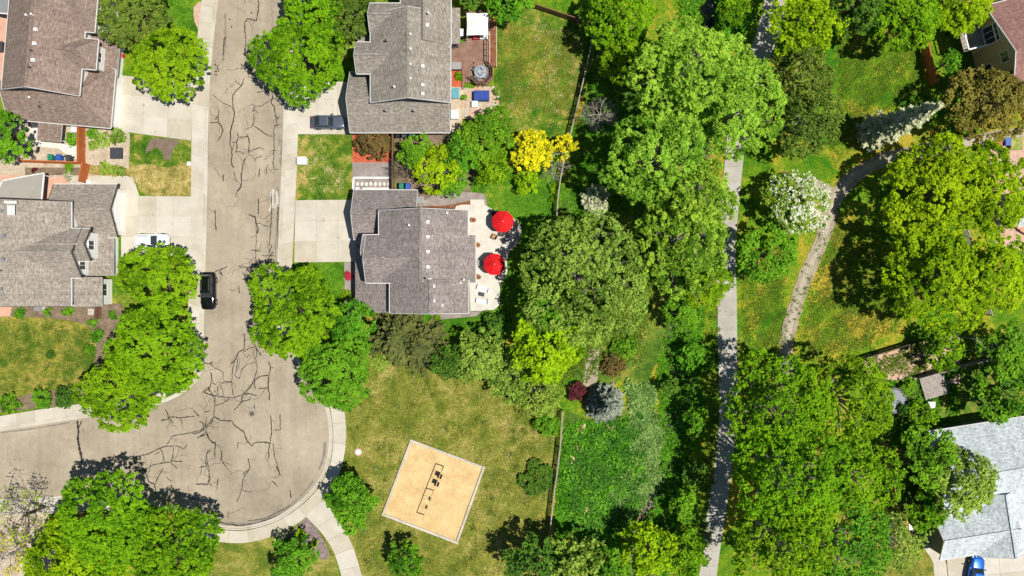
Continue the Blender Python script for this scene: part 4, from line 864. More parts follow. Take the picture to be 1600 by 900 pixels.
# ------------------------------------------------------------------ YARD OBJECTS
def bin_(label, px, py, m, lid=None):
    c = P(px, py, .5); r = thing('wheeled_bin', label, 'bin', (c.x, c.y, .08)); mb = MB()
    mb.hexa([(c.x + x * .24, c.y + y * .28, .16) for x, y in ((-1, -1), (1, -1), (1, 1), (-1, 1))], [(c.x + x * .3, c.y + y * .36, 1.05) for x, y in ((-1, -1), (1, -1), (1, 1), (-1, 1))]); mb.build('body', m, r)
    mb = MB(); mb.hexa([(c.x + x * .33, c.y + y * .4, 1.05) for x, y in ((-1, -1), (1, -1), (1, 1), (-1, 1))], [(c.x + x * .26, c.y + y * .32, 1.15) for x, y in ((-1, -1), (1, -1), (1, 1), (-1, 1))]); mb.build('lid', lid or m, r)
    mb = MB(); mb.tube([(c.x - .3, c.y + .42, 1.02), (c.x + .3, c.y + .42, 1.02)], .025, 6); mb.build('handle', m, r)
    for s_ in (-1, 1):
        mb = MB(); mb.tube([(c.x + s_ * .27, c.y + .3, .2), (c.x + s_ * .33, c.y + .3, .2)], .12, 10); mb.build('wheel', M_rubber, r)
bin_('green wheeled bin by the orange fence', 82, 247, M_gbin); bin_('blue wheeled bin by the orange fence', 95, 247, M_blue); bin_('black wheeled bin by the orange fence', 110, 248, M_dgrey)
bin_('blue wheeled bin against the tan grey roofed house', 644, 213, M_blue); bin_('dark grey wheeled bin against the tan grey roofed house', 632, 212, M_dgrey); bin_('charcoal bin leftmost against the tan grey roofed house', 622, 212, M_black)
bin_('green wheeled bin at the north wall of the mauve roofed house', 628, 292, M_gbin); bin_('navy wheeled bin at the north wall of the mauve roofed house', 638, 292, M_blue)

def chair(label, px, py, rz, m, mc=None, z0=.1, group=None):
    c = P(px, py, .4); r = thing('patio_chair', label, 'chair', (c.x, c.y, z0), group, rz)
    for x in (-.25, .25):
        for y in (-.25, .25): mb = MB(); mb.box((x, y, .2), (.04, .04, .4)); mb.build('leg', m, r, local=True)
    mb = MB(); mb.box((0, 0, .43), (.58, .58, .09)); mb.build('seat', mc or m, r, local=True)
    mb = MB(); mb.hexa([(-.32, -.28, .48), (-.26, -.28, .48), (-.26, .28, .48), (-.32, .28, .48)], [(-.44, -.27, .95), (-.38, -.27, .95), (-.38, .27, .95), (-.44, .27, .95)]); mb.build('backrest', m, r, local=True)
    for y in (-.31, .31): mb = MB(); mb.box((0, y, .62), (.56, .06, .04)); mb.build('armrest', m, r, local=True)
    return r
def lounger(label, px, py, rz):
    c = P(px, py, .4); r = thing('sun_lounger', label, 'sun lounger', (c.x, c.y, .12), None, rz)
    mb = MB(); mb.box((.3, 0, .32), (1.3, .66, .1)); mb.build('seat_pad', M_white, r, local=True)
    mb = MB(); mb.hexa([(-.35, -.33, .3), (-.35, .33, .3), (-.33, .33, .38), (-.33, -.33, .38)], [(-.95, -.33, .75), (-.95, .33, .75), (-.9, .33, .83), (-.9, -.33, .83)]); mb.build('backrest', M_white, r, local=True)
    for x in (-.3, .85):
        for y in (-.28, .28): mb = MB(); mb.box((x, y, .14), (.05, .05, .28)); mb.build('leg', M_grey, r, local=True)
    mb = MB(); mb.box((-.78, 0, .76), (.24, .5, .09)); mb.build('pillow', M_white, r, local=True)
def umbrella(label, px, py, R=1.48, dishev=0):
    c = P(px, py, 2.4); r = thing('patio_umbrella', label, 'umbrella', (c.x, c.y, .1)); n = 8; z1, z2 = 2.85, 2.15
    mb = MB(); mb.tube([c * 1 + Vector((0, 0, .1 - c.z)), Vector((c.x, c.y, z1 + .08))], .025, 8); mb.build('pole', M_grey, r)
    mb = MB(); mb.lathe((c.x, c.y, .1), [(.3, 0), (.3, .06), (.06, .1), (.05, .3)], 12); mb.build('base', M_black, r)
    mb = MB(); mb.lathe((c.x, c.y, z1 + .04), [(.05, 0), (.06, .05), (.02, .12)], 8); mb.build('finial', M_white, r)
    for k in range(n):
        a0, a1 = 2 * math.pi * (k + .5) / n, 2 * math.pi * (k + 1.5) / n; am = (a0 + a1) / 2
        pt = lambda a, q, z: (c.x + q * math.cos(a), c.y + q * math.sin(a), z)
        ctr = (c.x, c.y, z1); mb = MB()
        rows = [[pt(a, R * t * (1 - .04 * (1 if a == am else 0)), z1 + (z2 - z1) * t ** 1.15 - (.05 * t if a == am else 0)) for a in (a0, am, a1)] for t in (.34, .68, 1.0)]
        mb.poly([ctr, rows[0][0], rows[0][1]]); mb.poly([ctr, rows[0][1], rows[0][2]])
        for p_, q_ in zip(rows, rows[1:]):
            for j in (0, 1): mb.poly([p_[j], q_[j], q_[j + 1], p_[j + 1]])
        low = [(x, y, z - .16) for x, y, z in rows[2]]
        for j in (0, 1): mb.poly([rows[2][j], low[j], low[j + 1], rows[2][j + 1]])
        mb.build('canopy_panel', M_red, r)
        mb = MB(); mb.bar((c.x, c.y, z1 - .06), pt(a0, R * .98, z2 - .03), .025, .025); mb.build('rib', M_white, r)
def table(name, label, px, py, R, h, m, legm, z0=.1):
    c = P(px, py, h); r = thing(name, label, 'table', (c.x, c.y, z0)); mb = MB(); mb.lathe((c.x, c.y, z0 + h), [(R * .96, -.04), (R, -.02), (R, 0), (R * .98, .01)], 20); mb.build('table_top', m, r)
    for k in range(4): a = math.pi / 4 + k * math.pi / 2; mb = MB(); mb.tube([(c.x + R * .75 * math.cos(a), c.y + R * .75 * math.sin(a), z0), (c.x + R * .6 * math.cos(a), c.y + R * .6 * math.sin(a), z0 + h - .03)], .025, 6); mb.build('leg', legm, r)
# centre patio: slab, low curved wall, furniture
pat = [(711, 327), (713, 322), (722, 320), (735, 320), (735, 312), (757, 312), (757, 320), (771, 328), (786, 332), (800, 338), (808, 348), (812, 362), (810, 375), (802, 386), (793, 398), (792, 410), (793, 424), (788, 436), (781, 445), (781, 470), (779, 478), (772, 484), (757, 485), (735, 486), (730, 330)]
sheet('patio', 'cream concrete patio behind the mauve roofed house', pat, 0.125, M_patio, 0, 'structure', 0.1)
ar = [(807, 347), (811, 357), (811, 368), (807, 378), (799, 388)]
wr = thing('seat_wall', 'low curved stone seat wall at the edge of the patio', 'wall', P(811, 365)); sl = smooth_line(ar, 4)
for a, b in zip(sl, sl[1:]):
    p, q = P(*a), P(*b); d = (q - p).normalized() * .015; mb = MB(); mb.bar(p + d + Vector((0, 0, .3)), q - d + Vector((0, 0, .3)), .42, .42); mb.build('block', M_stone, wr); mb = MB(); mb.bar(p + Vector((0, 0, .54)), q + Vector((0, 0, .54)), .5, .06); mb.build('cap_stone', M_greywood, wr)
umbrella('red eight sided umbrella nearest the curved seat wall', 785.5, 346); umbrella('red eight sided umbrella above the white loungers', 772.5, 413)
table('patio_table', 'round patio table under the upper red umbrella', 786, 348, .65, .72, M_grey, M_black); table('patio_table', 'round patio table under the lower red umbrella', 773, 414, .65, .72, M_grey, M_black)
chair('dark patio chair with tan cushion between the two umbrellas', 772, 370, 2.6, M_black, M_terra); chair('black patio chair with grey cushion beside the seat wall', 794, 373, .6, M_black, M_grey)
chair('black patio chair tucked below the upper umbrella', 784, 365, 1.4, M_black, M_dgrey); chair('dark patio chair at the left of the upper umbrella', 771, 333, -.8, M_black); chair('grey patio chair between the house and the lower umbrella', 754, 412, 3.1, M_grey)
table('side_table', 'small round grey table against the house wall', 746.5, 411, .42, .5, M_grey, M_black)
lounger('white sun lounger directly above the small dark low table', 756, 452, math.radians(160)); lounger('white sun lounger directly below the small dark low table', 755, 471, math.radians(172))
mb_l = thing('low_table', 'small dark low table between the two loungers', 'table', P(753, 460))
mb = MB(); p = P(753, 460); mb.box((p.x, p.y, .45), (.7, .5, .05), -.2); mb.build('table_top', M_dgrey, mb_l); mb = MB(); mb.box((p.x, p.y, .28), (.4, .3, .3), -.2); mb.build('pedestal', M_dgrey, mb_l)
def pot(label, px, py, R=.33, leaf=False):
    c = P(px, py, .3); r = thing('planter_pot', label, 'pot', (c.x, c.y, .12)); mb = MB(); mb.lathe((c.x, c.y, .12), [(R * .7, 0), (R, .42), (R * 1.08, .46), (R * .9, .46), (R * .85, .4)], 14); mb.build('pot', M_terra, r)
    mb = MB(); mb.lathe((c.x, c.y, .5), [(R * .86, 0), (R * .5, .08), (R * .15, .14)], 9); mb.build('soil', M_brownmulch, r)
pot('tan planter pot near the top right corner of the house roof', 740, 344); pot('tan planter pot halfway down the patio', 747, 383); pot('tan planter pot beside the loungers', 748, 433)
# patio canopy, deck, octagon platform of the tan grey house
cz = 2.5
ck = [P(x, y, cz) for x, y in ((729, 20), (763, 20), (763, 55), (729, 55))]
cr = thing('canopy_tent', 'white square canopy tent on the brown deck', 'canopy', ((ck[0].x + ck[2].x) / 2, (ck[0].y + ck[2].y) / 2, .3)); cc = sum(ck, Vector()) / 4; cc.z = 3.25
for i in range(4):
    a, b = ck[i], ck[(i + 1) % 4]; m_ = (a + b) / 2; m_ = m_.lerp(Vector((cc.x, cc.y, m_.z)), .05); mb = MB(); q1, q2, q3 = a.lerp(cc, .5), m_.lerp(cc, .5), b.lerp(cc, .5)
    for q_ in (q1, q3): q_.z -= .04
    mb.poly([a, m_, q2, q1]); mb.poly([m_, b, q3, q2]); mb.poly([q1, q2, cc]); mb.poly([q2, q3, cc])
    dn = Vector((0, 0, -.22)); mb.poly([a + dn, m_ + dn, m_, a]); mb.poly([m_ + dn, b + dn, b, m_]); mb.build('canopy_panel', M_white, cr)
    k = a.lerp(Vector((cc.x, cc.y, cz)), .03); mb = MB(); mb.box((k.x, k.y, 1.35), (.07, .07, 2.2)); mb.build('post', M_white, cr)
dk = thing('deck', 'brown wooden deck behind the tan grey roofed house', 'deck', P(735, 90))
for k in range(22):
    x = 706 + k * 2.72; mb = MB(); a, b = P(x, 18 if k > 7 else 68), P(x + 2.55, 18 if k > 7 else 68); y1 = 108 if x > 738 or x < 720 else 140
    if x > 724: y1 = 112 if x < 738 else 98
    c_, d_ = P(x + 2.55, y1), P(x, y1); mb.prism([d_, c_, b, a], .12, .3 + random.uniform(-.004, .004)); mb.build('deck_board', M_deck, dk)
oc = P(752, 116); og = thing('octagon_platform', 'raised octagonal brown platform with bench rail', 'platform', oc)
octp = lambda R, z: [(oc.x + R * math.cos(math.pi / 8 + k * math.pi / 4), oc.y + R * math.sin(math.pi / 8 + k * math.pi / 4), z) for k in range(8)]
mb = MB(); mb.hexa(octp(1.75, .05), octp(1.75, .55)); mb.build('floor', M_deck, og)
rp = octp(1.72, .55)
for k in range(8):
    if k in (1, 2, 3): continue
    a, b = Vector(rp[k]), Vector(rp[(k + 1) % 8]); mb = MB(); mb.bar(a + Vector((0, 0, .8)), b + Vector((0, 0, .8)), .12, .05); mb.build('top_rail', M_brownwood, og)
    for t in (.0, .33, .66): p = a.lerp(b, t); mb = MB(); mb.box((p.x, p.y, .94), (.06, .06, .8)); mb.build('baluster', M_brownwood, og)
    mb = MB(); i1, i2 = a.lerp(Vector((oc.x, oc.y, a.z)), .14), b.lerp(Vector((oc.x, oc.y, b.z)), .14); mb.bar(i1 + Vector((0, 0, .4)), i2 + Vector((0, 0, .4)), .3, .06); mb.build('bench', M_darkwood, og)
table('glass_table', 'round glass table on the octagonal platform', 751, 114, .85, .7, flat('frosted_glass', (.42, .47, .5, 1), .1, .2, .8, .35), M_black, .55)
for i, (x, y, a) in enumerate(((743, 110, 2.6), (757, 108, .6), (758, 121, -.6), (746, 123, -2.3))):
    chair(['grey chair at the upper left of the glass table', 'grey chair at the upper right of the glass table', 'grey chair at the lower right of the glass table', 'grey chair at the lower left of the glass table'][i], x, y, a, M_grey, M_chrome, .55, 'chairs round the glass table')
st = thing('deck_steps', 'three wooden steps from the deck to the octagonal platform', 'steps', P(730, 120))
for k in range(3): p = P(726 + k * 3.6, 119); mb = MB(); mb.box((p.x, p.y, .12 + k * .06), (.3, 2.0, .2 + k * .12)); mb.build('tread', M_deck, st)
pb = thing('planter_box', 'long brown mulch planter box along the deck', 'planter', P(770, 65))
for (x0_, x1_) in ((764.5, 766), (775, 776.5)):
    mb = MB(); mb.prism([P(x0_, 106), P(x1_, 106), P(x1_, 30), P(x0_, 30)], .05, .5); mb.build('side_board', M_pinkstone, pb)
mb = MB(); mb.prism([P(766, 105), P(775, 105), P(775, 31), P(766, 31)], .05, .4); mb.build('mulch', M_brownmulch, pb)
for k in range(5):
    p = P(760.5, 62 + k * 9); q = P(760.5, 71 + k * 9)
    if k < 4: mb = MB(); mb.bar((p.x, p.y, 1.2), (q.x, q.y, 1.2), .1, .05); mb.build('rail', M_darkwood, dk)
    mb = MB(); mb.box((p.x, p.y, .75), (.08, .08, .9)); mb.build('rail_post', M_darkwood, dk)
# flagstones
fp = thing('flagstone_patio', 'irregular pink flagstones around the blue covered box', None, P(750, 160)); fp['kind'] = 'structure'; fr2 = random.Random(4)
poly_fl = [(722, 137), (738, 138), (776, 135), (780, 150), (777, 168), (765, 180), (738, 186), (722, 186)]
sheet('sand_bed', 'pale sand bed beneath the flagstones', poly_fl, .05, M_tan)
for gx in range(722, 782, 7):
    for gy in range(137, 187, 7):
        x, y = gx + fr2.uniform(-1.2, 1.2), gy + fr2.uniform(-1.2, 1.2)
        if not in_poly(np.array([x]), np.array([y]), poly_fl)[0]: continue
        k = fr2.randint(5, 7); R = fr2.uniform(2.6, 3.9); a0 = fr2.random() * 6
        ring = [P(x + R * fr2.uniform(.8, 1.15) * math.cos(a0 + 2 * math.pi * j / k), y - R * fr2.uniform(.8, 1.15) * math.sin(a0 + 2 * math.pi * j / k)) for j in range(k)]
        mb = MB(); mb.prism(ring, .03, .09 + fr2.uniform(0, .02)); mb.build('flagstone', fr2.choice([M_pinkstone, M_stone, M_pinkpatio]), fp)
cvb = thing('covered_box', 'blue covered box standing on the flagstones', 'box', P(752, 150)); p = P(752.5, 150, .6)
mb = MB(); mb.box((p.x, p.y, .45), (2.0, 1.3, .75)); mb.build('cabinet', M_dgrey, cvb); mb = MB(); mb.hexa([(p.x + x * 1.05, p.y + y * .68, .83) for x, y in ((-1, -1), (1, -1), (1, 1), (-1, 1))], [(p.x + x * .98, p.y + y * .6, .95) for x, y in ((-1, -1), (1, -1), (1, 1), (-1, 1))]); mb.build('cover', M_bluecov, cvb)
bx = thing('white_crate', 'small white crate below the blue covered box', 'crate', P(742, 164)); p = P(742, 164); mb = MB(); mb.box((p.x, p.y, .3), (.75, .75, .42)); mb.build('body', M_white, bx); mb = MB(); mb.box((p.x, p.y, .54), (.8, .8, .06)); mb.build('lid', M_siding_w, bx)
def lidded(name, label, cat, px, py, sx, sy, h, m, ml, rz=0, z0=.1):
    c = P(px, py, h / 2); r = thing(name, label, cat, (c.x, c.y, z0)); mb = MB(); mb.box((c.x, c.y, z0 + h * .44), (sx, sy, h * .88), rz); mb.build('body', m, r)
    mb = MB(); mb.box((c.x, c.y, z0 + h * .94), (sx * 1.06, sy * 1.06, h * .12), rz); mb.build('lid', ml, r); return r
lidded('air_conditioner', 'white and teal cooling unit against the tan grey roofed house', 'air conditioner', 712, 147, .9, 1.3, .9, M_white, flat('teal_plastic', (.1, .35, .42, 1)))
lidded('storage_box', 'white storage box at the corner of the tan grey roofed house', 'box', 711, 180, 1.0, 1.1, .8, M_white, M_siding_w)
lidded('deck_box', 'dark brown deck box by the house wall', 'box', 714, 105, 1.2, .9, .7, M_brownwood, M_siding_g, 0, .3)
lidded('red_cooler', 'red cooler in front of the canopy tent', 'cooler', 744, 60, .7, .5, .5, M_redc, M_redc, 0, .3)
lidded('white_bench', 'white bench chest under the edge of the canopy tent', 'bench', 756, 60, 1.0, .5, .5, M_siding_w, M_white, 0, .3)
lidded('grill', 'white barbecue grill on the deck beside the bay', 'grill', 722, 54, .6, .9, 1.0, M_dgrey, M_white, 0, .3)
lidded('utility_box', 'white utility cabinet on the lawn by the sidewalk', 'utility box', 473, 252, 1.15, .95, 1.0, M_white, M_white)
lidded('irrigation_box', 'small pale valve box at the edge of the front lawn', 'valve box', 296, 256, .4, .5, .3, M_white, M_siding_w)
lidded('air_conditioner', 'grey round fan cooling unit on a pad by the mauve roofed house', 'air conditioner', 657, 313, .85, .85, .8, M_siding_w, M_grey)
lidded('basement_hatch', 'dark hatch cover on the tan gravel of the side yard', 'hatch', 183, 240, 1.55, 1.45, .35, M_black, M_dgrey)
lidded('air_conditioner', 'pale cooling unit behind the leafy shrub of the brown roofed house', 'air conditioner', 119, 203, .75, .75, .8, M_siding_w, M_white)
lidded('covered_grill', 'dark covered grill on the slab by the brown roofed house', 'grill', 57, 194, 1.4, .8, 1.0, M_black, M_dgrey)
lidded('water_barrel', 'white barrel at the corner fence of the grey roofed house', 'barrel', 141, 285, .5, .5, .7, M_white, M_white)
lidded('air_conditioner', 'white cooling unit below the grey roofed house', 'air conditioner', 63, 481, 1.0, .8, .8, M_white, M_grey)
lidded('stone_block', 'pale round stone feature beside the rust red fence', 'garden ornament', 144, 487, .8, .8, .3, M_white, M_stone)
lidded('patio_box', 'dark box on the orange patio at the left edge', 'box', 2, 74, 1.0, 1.2, .9, M_black, M_dgrey)
lidded('red_chest', 'small red chest at the porch of the brown roofed house', 'chest', 192, 88, .4, .45, .5, M_redc, M_redc)
lidded('storage_chest', 'blue and white chest on the deck of the pale roofed house', 'chest', 1452, 632, 1.1, .8, .6, M_blue, M_white)
lidded('planter_box', 'wooden planter box at the right edge with green crop', 'planter', 1586, 225, 1.5, 1.6, .5, M_terra, grass_mat('crop', (.06, .1, .02, 1), (.14, .2, .04, 1), (.3, .3, .1, 1), .5))
lidded('plastic_tub', 'red tub among the clutter at the right edge', 'tub', 1558, 225, .9, .8, .5, M_redc, M_redc); lidded('plastic_tub', 'blue tub among the clutter at the right edge', 'tub', 1573, 222, .7, 1.0, .5, M_blue, M_blue)
lidded('wooden_crate', 'tan crate by the sage wall of the pale roofed house', 'crate', 1412, 818, .8, .9, .6, M_terra, M_terra); lidded('white_sack', 'white sack beside the tan crate', 'sack', 1422, 822, .6, .8, .5, M_white, M_white)
# stepping stones in their framed bed
sb = thing('stepping_stones', 'row of white stepping stones in a framed gravel bed', None, P(585, 289)); sb['kind'] = 'structure'; sr = random.Random(8)
for k in range(8):
    x, y = 559 + k * 7.0, 287.5; n = sr.randint(5, 7); ring = [P(x + 2.9 * sr.uniform(.75, 1.1) * math.cos(2 * math.pi * j / n), y - 4.0 * sr.uniform(.75, 1.1) * math.sin(2 * math.pi * j / n)) for j in range(n)]
    mb = MB(); mb.prism(ring, .06, .14); mb.build('stone', M_concw, sb)
for a, b in (((553, 278), (614, 278)), ((553, 278), (552, 297)), ((567, 295), (614, 295)), ((556, 294.5), (562, 294.5))):
    mb = MB(); mb.bar(P(*a) + Vector((0, 0, .13)), P(*b) + Vector((0, 0, .13)), .22, .18); mb.build('timber_edge', M_white, sb)
# manhole and drain cover
mh = thing('manhole_cover', 'round iron manhole cover in the street bulb', 'manhole', P(393, 646)); p = P(393, 646, .024)
mb = MB(); mb.lathe(p, [(.5, 0), (.5, .006), (.44, .008)], 20); mb.build('collar', M_grav, mh); mb = MB(); mb.lathe(p + Vector((.03, -.02, .004)), [(.3, 0), (.3, .012), (.27, .014)], 18); mb.build('lid', mat('iron', [(.09, .065, .05, 1), (.15, .11, .085, 1)], 6, .8, .4), mh)
mh = thing('drain_cover', 'pale round drain cover on the park lawn', 'drain', P(560, 706)); p = P(560, 706, .05)
mb = MB(); mb.lathe(p, [(.55, 0), (.52, .06), (.3, .09)], 14); mb.build('collar', M_pinkstone, mh); mb = MB(); mb.lathe(p + Vector((0, 0, .08)), [(.34, 0), (.34, .03), (.3, .05)], 14); mb.build('lid', M_white, mh)
# ------------------------------------------------------------------ PLAYGROUND
pc = [(643, 688), (756, 730), (714, 847), (599, 803)]
sheet('play_surface', 'golden wood chip play surface inside the white kerb', pc, .1, M_chips)
pk = thing('playground_kerb', 'square white concrete kerb around the wood chips', 'kerb', P(678, 767))
cen = Vector(((sum(p[0] for p in pc) / 4), sum(p[1] for p in pc) / 4))
for i in range(4):
    a, b = pc[i], pc[(i + 1) % 4]
    for k in range(4):
        p = P(a[0] + (b[0] - a[0]) * k / 4, a[1] + (b[1] - a[1]) * k / 4); q = P(a[0] + (b[0] - a[0]) * (k + 1) / 4, a[1] + (b[1] - a[1]) * (k + 1) / 4); d = (q - p).normalized() * .012
        if k == 3: q = q - (q - p).normalized() * .2
        if k == 0: p = p - (q - p).normalized() * .2
        mb = MB(); mb.bar(p + d + Vector((0, 0, .12)), q - d + Vector((0, 0, .12)), .32, .3); mb.build('kerb_block', rc.choice(concs + [M_concw]), pk)
sw = thing('swing_set', 'dark steel swing set with two bucket seats and two flat seats', 'swing set', P(678, 766)); bz = 2.4; SWM = flat('brown_steel', (.06, .03, .02, 1), .5, .3)
base = [P(693, 728), P(678, 766), P(663.5, 804)]
for p in base: mb = MB(); mb.tube([(p.x, p.y, .05), (p.x, p.y, bz)], .07, 8); mb.build('post', SWM, sw)
up = Vector((0, 0, bz)); mb = MB(); mb.tube([base[0] + up, base[2] + up], .06, 8); mb.build('beam', M_chips, sw)
bd = (base[2] - base[0]).normalized(); sd_ = Vector((-bd.y, bd.x, 0))
for i, (t, bucket) in enumerate(((.17, 1), (.33, 1), (.67, 0), (.84, 0))):
    c = base[0].lerp(base[2], t); mb = MB()
    if bucket:
        q = [c + bd * x * .24 + sd_ * y * .24 for x, y in ((-1, -1), (1, -1), (1, 1), (-1, 1))]; mb.hexa([(p.x, p.y, .6) for p in q], [(p.x + (p.x - c.x) * .3, p.y + (p.y - c.y) * .3, .95) for p in q])
        q2 = c + sd_ * .25; mb.box((q2.x, q2.y, .98), (.5, .16, .3), math.atan2(bd.y, bd.x))
    else: mb.box((c.x, c.y, .55), (.5, .2, .04), math.atan2(bd.y, bd.x))
    s_ = mb.build('swing_seat', M_rubber, sw)
    for e in (-.22, .22): o = c + bd * e; mb = MB(); mb.tube([(o.x, o.y, .6), (o.x, o.y, bz - .04)], .012, 5); mb.build('chain', M_chips, s_)
# ------------------------------------------------------------------ right side clutter
dkr = thing('small_deck', 'grey plank deck behind the pale roofed house', 'deck', P(1455, 605))
o, u_, v_ = P(1434, 592), P(1470, 580) - P(1434, 592), P(1444, 625) - P(1434, 592)
for k in range(12):
    a, b = o + v_ * (k / 12), o + v_ * ((k + .93) / 12); mb = MB(); mb.prism([a, b, b + u_, a + u_], .3, .42 + random.uniform(0, .006)); mb.build('deck_board', M_greywood, dkr)
tr = thing('trampoline', 'round trampoline with grey bed under a dark shrub added as shade', 'trampoline', P(1386, 624)); p = P(1397, 626, .8)
mb = MB(); mb.lathe((p.x, p.y, .8), [(1.5, 0), (1.5, .03), (.1, .03)], 24); mb.build('jump_bed', flat('trampoline_mat', (.20, .22, .26, 1), .6), tr)
mb = MB(); mb.lathe((p.x, p.y, .78), [(1.52, 0), (1.78, 0), (1.78, .09), (1.52, .09), (1.52, 0)], 24); mb.build('safety_pad', M_dgrey, tr)
for k in range(6): a = k * math.pi / 3; mb = MB(); mb.tube([(p.x + 1.65 * math.cos(a), p.y + 1.65 * math.sin(a), .0), (p.x + 1.65 * math.cos(a), p.y + 1.65 * math.sin(a), .8)], .04, 6); mb.build('leg', M_grey, tr)
bl_ = thing('balcony_deck', 'raised balcony with white rails against the tan house', 'balcony', EP(-2.2, 2.6, 0))
mb = MB(); q = [EP(-3.0, 1.1, 0), EP(-3.0, 4.3, 0), EP(-.03, 4.3, 0), EP(-.03, 1.1, 0)]; mb.prism(q, 2.68, 2.8); mb.build('floor', M_greywood, bl_)
for a, b in ((q[0], q[1]), (q[1], q[2]), (q[3], q[0])):
    mb = MB(); mb.bar(a + Vector((0, 0, 3.78)), b + Vector((0, 0, 3.78)), .16, .07); mb.build('top_rail', M_white, bl_)
    for k in range(7): c = a.lerp(b, k / 6); mb = MB(); mb.box((c.x, c.y, 3.28), (.05, .05, .95)); mb.build('baluster', M_white, bl_)
    for k in (0, 1): c = a.lerp(b, k); mb = MB(); mb.box((c.x, c.y, 1.34), (.12, .12, 2.68)); mb.build('post', M_white, bl_)
pg = thing('pergola', 'weathered slatted pergola among the shaded right trees', 'pergola', P(1535, 545))
for k in range(6):
    a = P(1522 + k * 7, 522 + k * 3, 2.3); b = P(1528 + k * 7, 552 + k * 3, 2.3); mb = MB(); mb.bar(a, b, .12, .16); mb.build('slat', M_greywood, pg)
for y in (527, 545):
    a = P(1518, y + 2, 2.18); b = P(1566, y + 20, 2.18); mb = MB(); mb.bar(a, b, .1, .14); mb.build('beam', M_greywood, pg)
    for c in (a, b): mb = MB(); mb.box((c.x, c.y, 1.05), (.12, .12, 2.1)); mb.build('post', M_greywood, pg)
rd = thing('red_steps', 'pink red wooden steps at the right edge below the pale roof corner', 'steps', P(1592, 362))
for k in range(4): p = P(1586 + k * 4, 352 + k * 4); mb = MB(); mb.box((p.x, p.y, .2 + k * .1), (1.6, .3, .16), -.5); mb.build('tread', M_pinkpatio, rd)

# ------------------------------------------------------------------ VEGETATION
LEAF = {
 'bright': leaf_mat('leaf_bright', (0.030, 0.10, 0.003, 1), (0.18, 0.34, 0.008, 1), .36),
 'lime':   leaf_mat('leaf_lime', (0.08, 0.17, 0.003, 1), (0.30, 0.44, 0.008, 1), .4),
 'mid':    leaf_mat('leaf_mid', (0.028, 0.105, 0.006, 1), (0.125, 0.29, 0.014, 1), .3),
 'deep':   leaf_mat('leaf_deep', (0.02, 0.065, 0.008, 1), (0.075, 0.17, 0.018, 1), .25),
 'olive':  leaf_mat('leaf_olive', (0.028, 0.06, 0.007, 1), (0.135, 0.19, 0.026, 1), .25),
 'willow': leaf_mat('leaf_willow', (0.05, 0.145, 0.008, 1), (0.28, 0.455, 0.045, 1), .38),
 'soft':   leaf_mat('leaf_soft', (0.06, 0.115, 0.012, 1), (0.26, 0.37, 0.055, 1), .35),
 'yellow': leaf_mat('leaf_yellow', (0.28, 0.29, 0.006, 1), (0.60, 0.555, 0.012, 1), .3),
 'brown':  leaf_mat('leaf_brown', (0.055, 0.055, 0.008, 1), (0.19, 0.17, 0.03, 1), .2),
 'silver': leaf_mat('leaf_silver', (0.13, 0.15, 0.08, 1), (0.46, 0.47, 0.30, 1), .2),
 'spruce': leaf_mat('needle_blue', (0.03, 0.045, 0.032, 1), (0.21, 0.235, 0.185, 1), .05),
 'pine':   leaf_mat('needle_olive', (0.02, 0.035, 0.012, 1), (0.10, 0.115, 0.03, 1), .05),
 'flower': leaf_mat('leaf_blossom', (0.07, 0.15, 0.012, 1), (0.2, 0.32, 0.03, 1), .3, (0.56, (0.66, 0.67, 0.58, 1))),
 'red':    leaf_mat('leaf_red', (0.035, 0.008, 0.01, 1), (0.10, 0.022, 0.026, 1), .2),
 'crimson': leaf_mat('leaf_crimson', (0.2, 0.01, 0.02, 1), (0.4, 0.03, 0.04, 1), .2),
 'rust':   leaf_mat('leaf_rust', (0.04, 0.035, 0.012, 1), (0.14, 0.10, 0.03, 1), .2),
}
def quads_mesh(name, cen, nrm, size, asp, tint, m, rng, axis=None):
    """one leaf-sized rhombus per row of cen"""
    n = len(cen); nrm = nrm / (np.linalg.norm(nrm, axis=1, keepdims=True) + 1e-9)
    r = rng.normal(size=(n, 3)) if axis is None else axis
    u = np.cross(nrm, r); u /= np.linalg.norm(u, axis=1, keepdims=True) + 1e-9; w = np.cross(nrm, u)
    if axis is not None: u, w = w, u
    a = u * (size * asp)[:, None] * .5; b = w * size[:, None] * .5; fold = nrm * (size * .12)[:, None]
    v = np.empty((n, 4, 3)); v[:, 0] = cen - a; v[:, 1] = cen - b - fold; v[:, 2] = cen + a; v[:, 3] = cen + b - fold
    me = bpy.data.meshes.new(name); me.vertices.add(4 * n); me.vertices.foreach_set('co', v.astype(np.float32).ravel())
    me.loops.add(4 * n); me.loops.foreach_set('vertex_index', np.arange(4 * n, dtype=np.int32))
    me.polygons.add(n); me.polygons.foreach_set('loop_start', np.arange(0, 4 * n, 4, dtype=np.int32)); me.polygons.foreach_set('loop_total', np.full(n, 4, np.int32))
    at = me.attributes.new('tint', 'FLOAT', 'FACE'); at.data.foreach_set('value', np.clip(tint, 0, 1).astype(np.float32))
    me.materials.append(m); me.update(calc_edges=True); me.validate(); return me
def make_lobes(rng, r, rz, nl, spread=.6, core=.66):
    L = [(0, 0, 0, core)]
    for k in range(nl):
        a = 2 * math.pi * (k + rng.uniform(-.3, .3)) / nl; d = rng.uniform(spread - .14, spread + .1); R = rng.uniform(.30, .46)
        L.append((d * math.cos(a), d * math.sin(a), rng.uniform(-.3, .12), R))
    for k in range(nl // 3): a = rng.uniform(0, 6.28); d = rng.uniform(.1, .35); L.append((d * math.cos(a), d * math.sin(a), rng.uniform(.3, .5), rng.uniform(.3, .42)))
    return np.array(L)
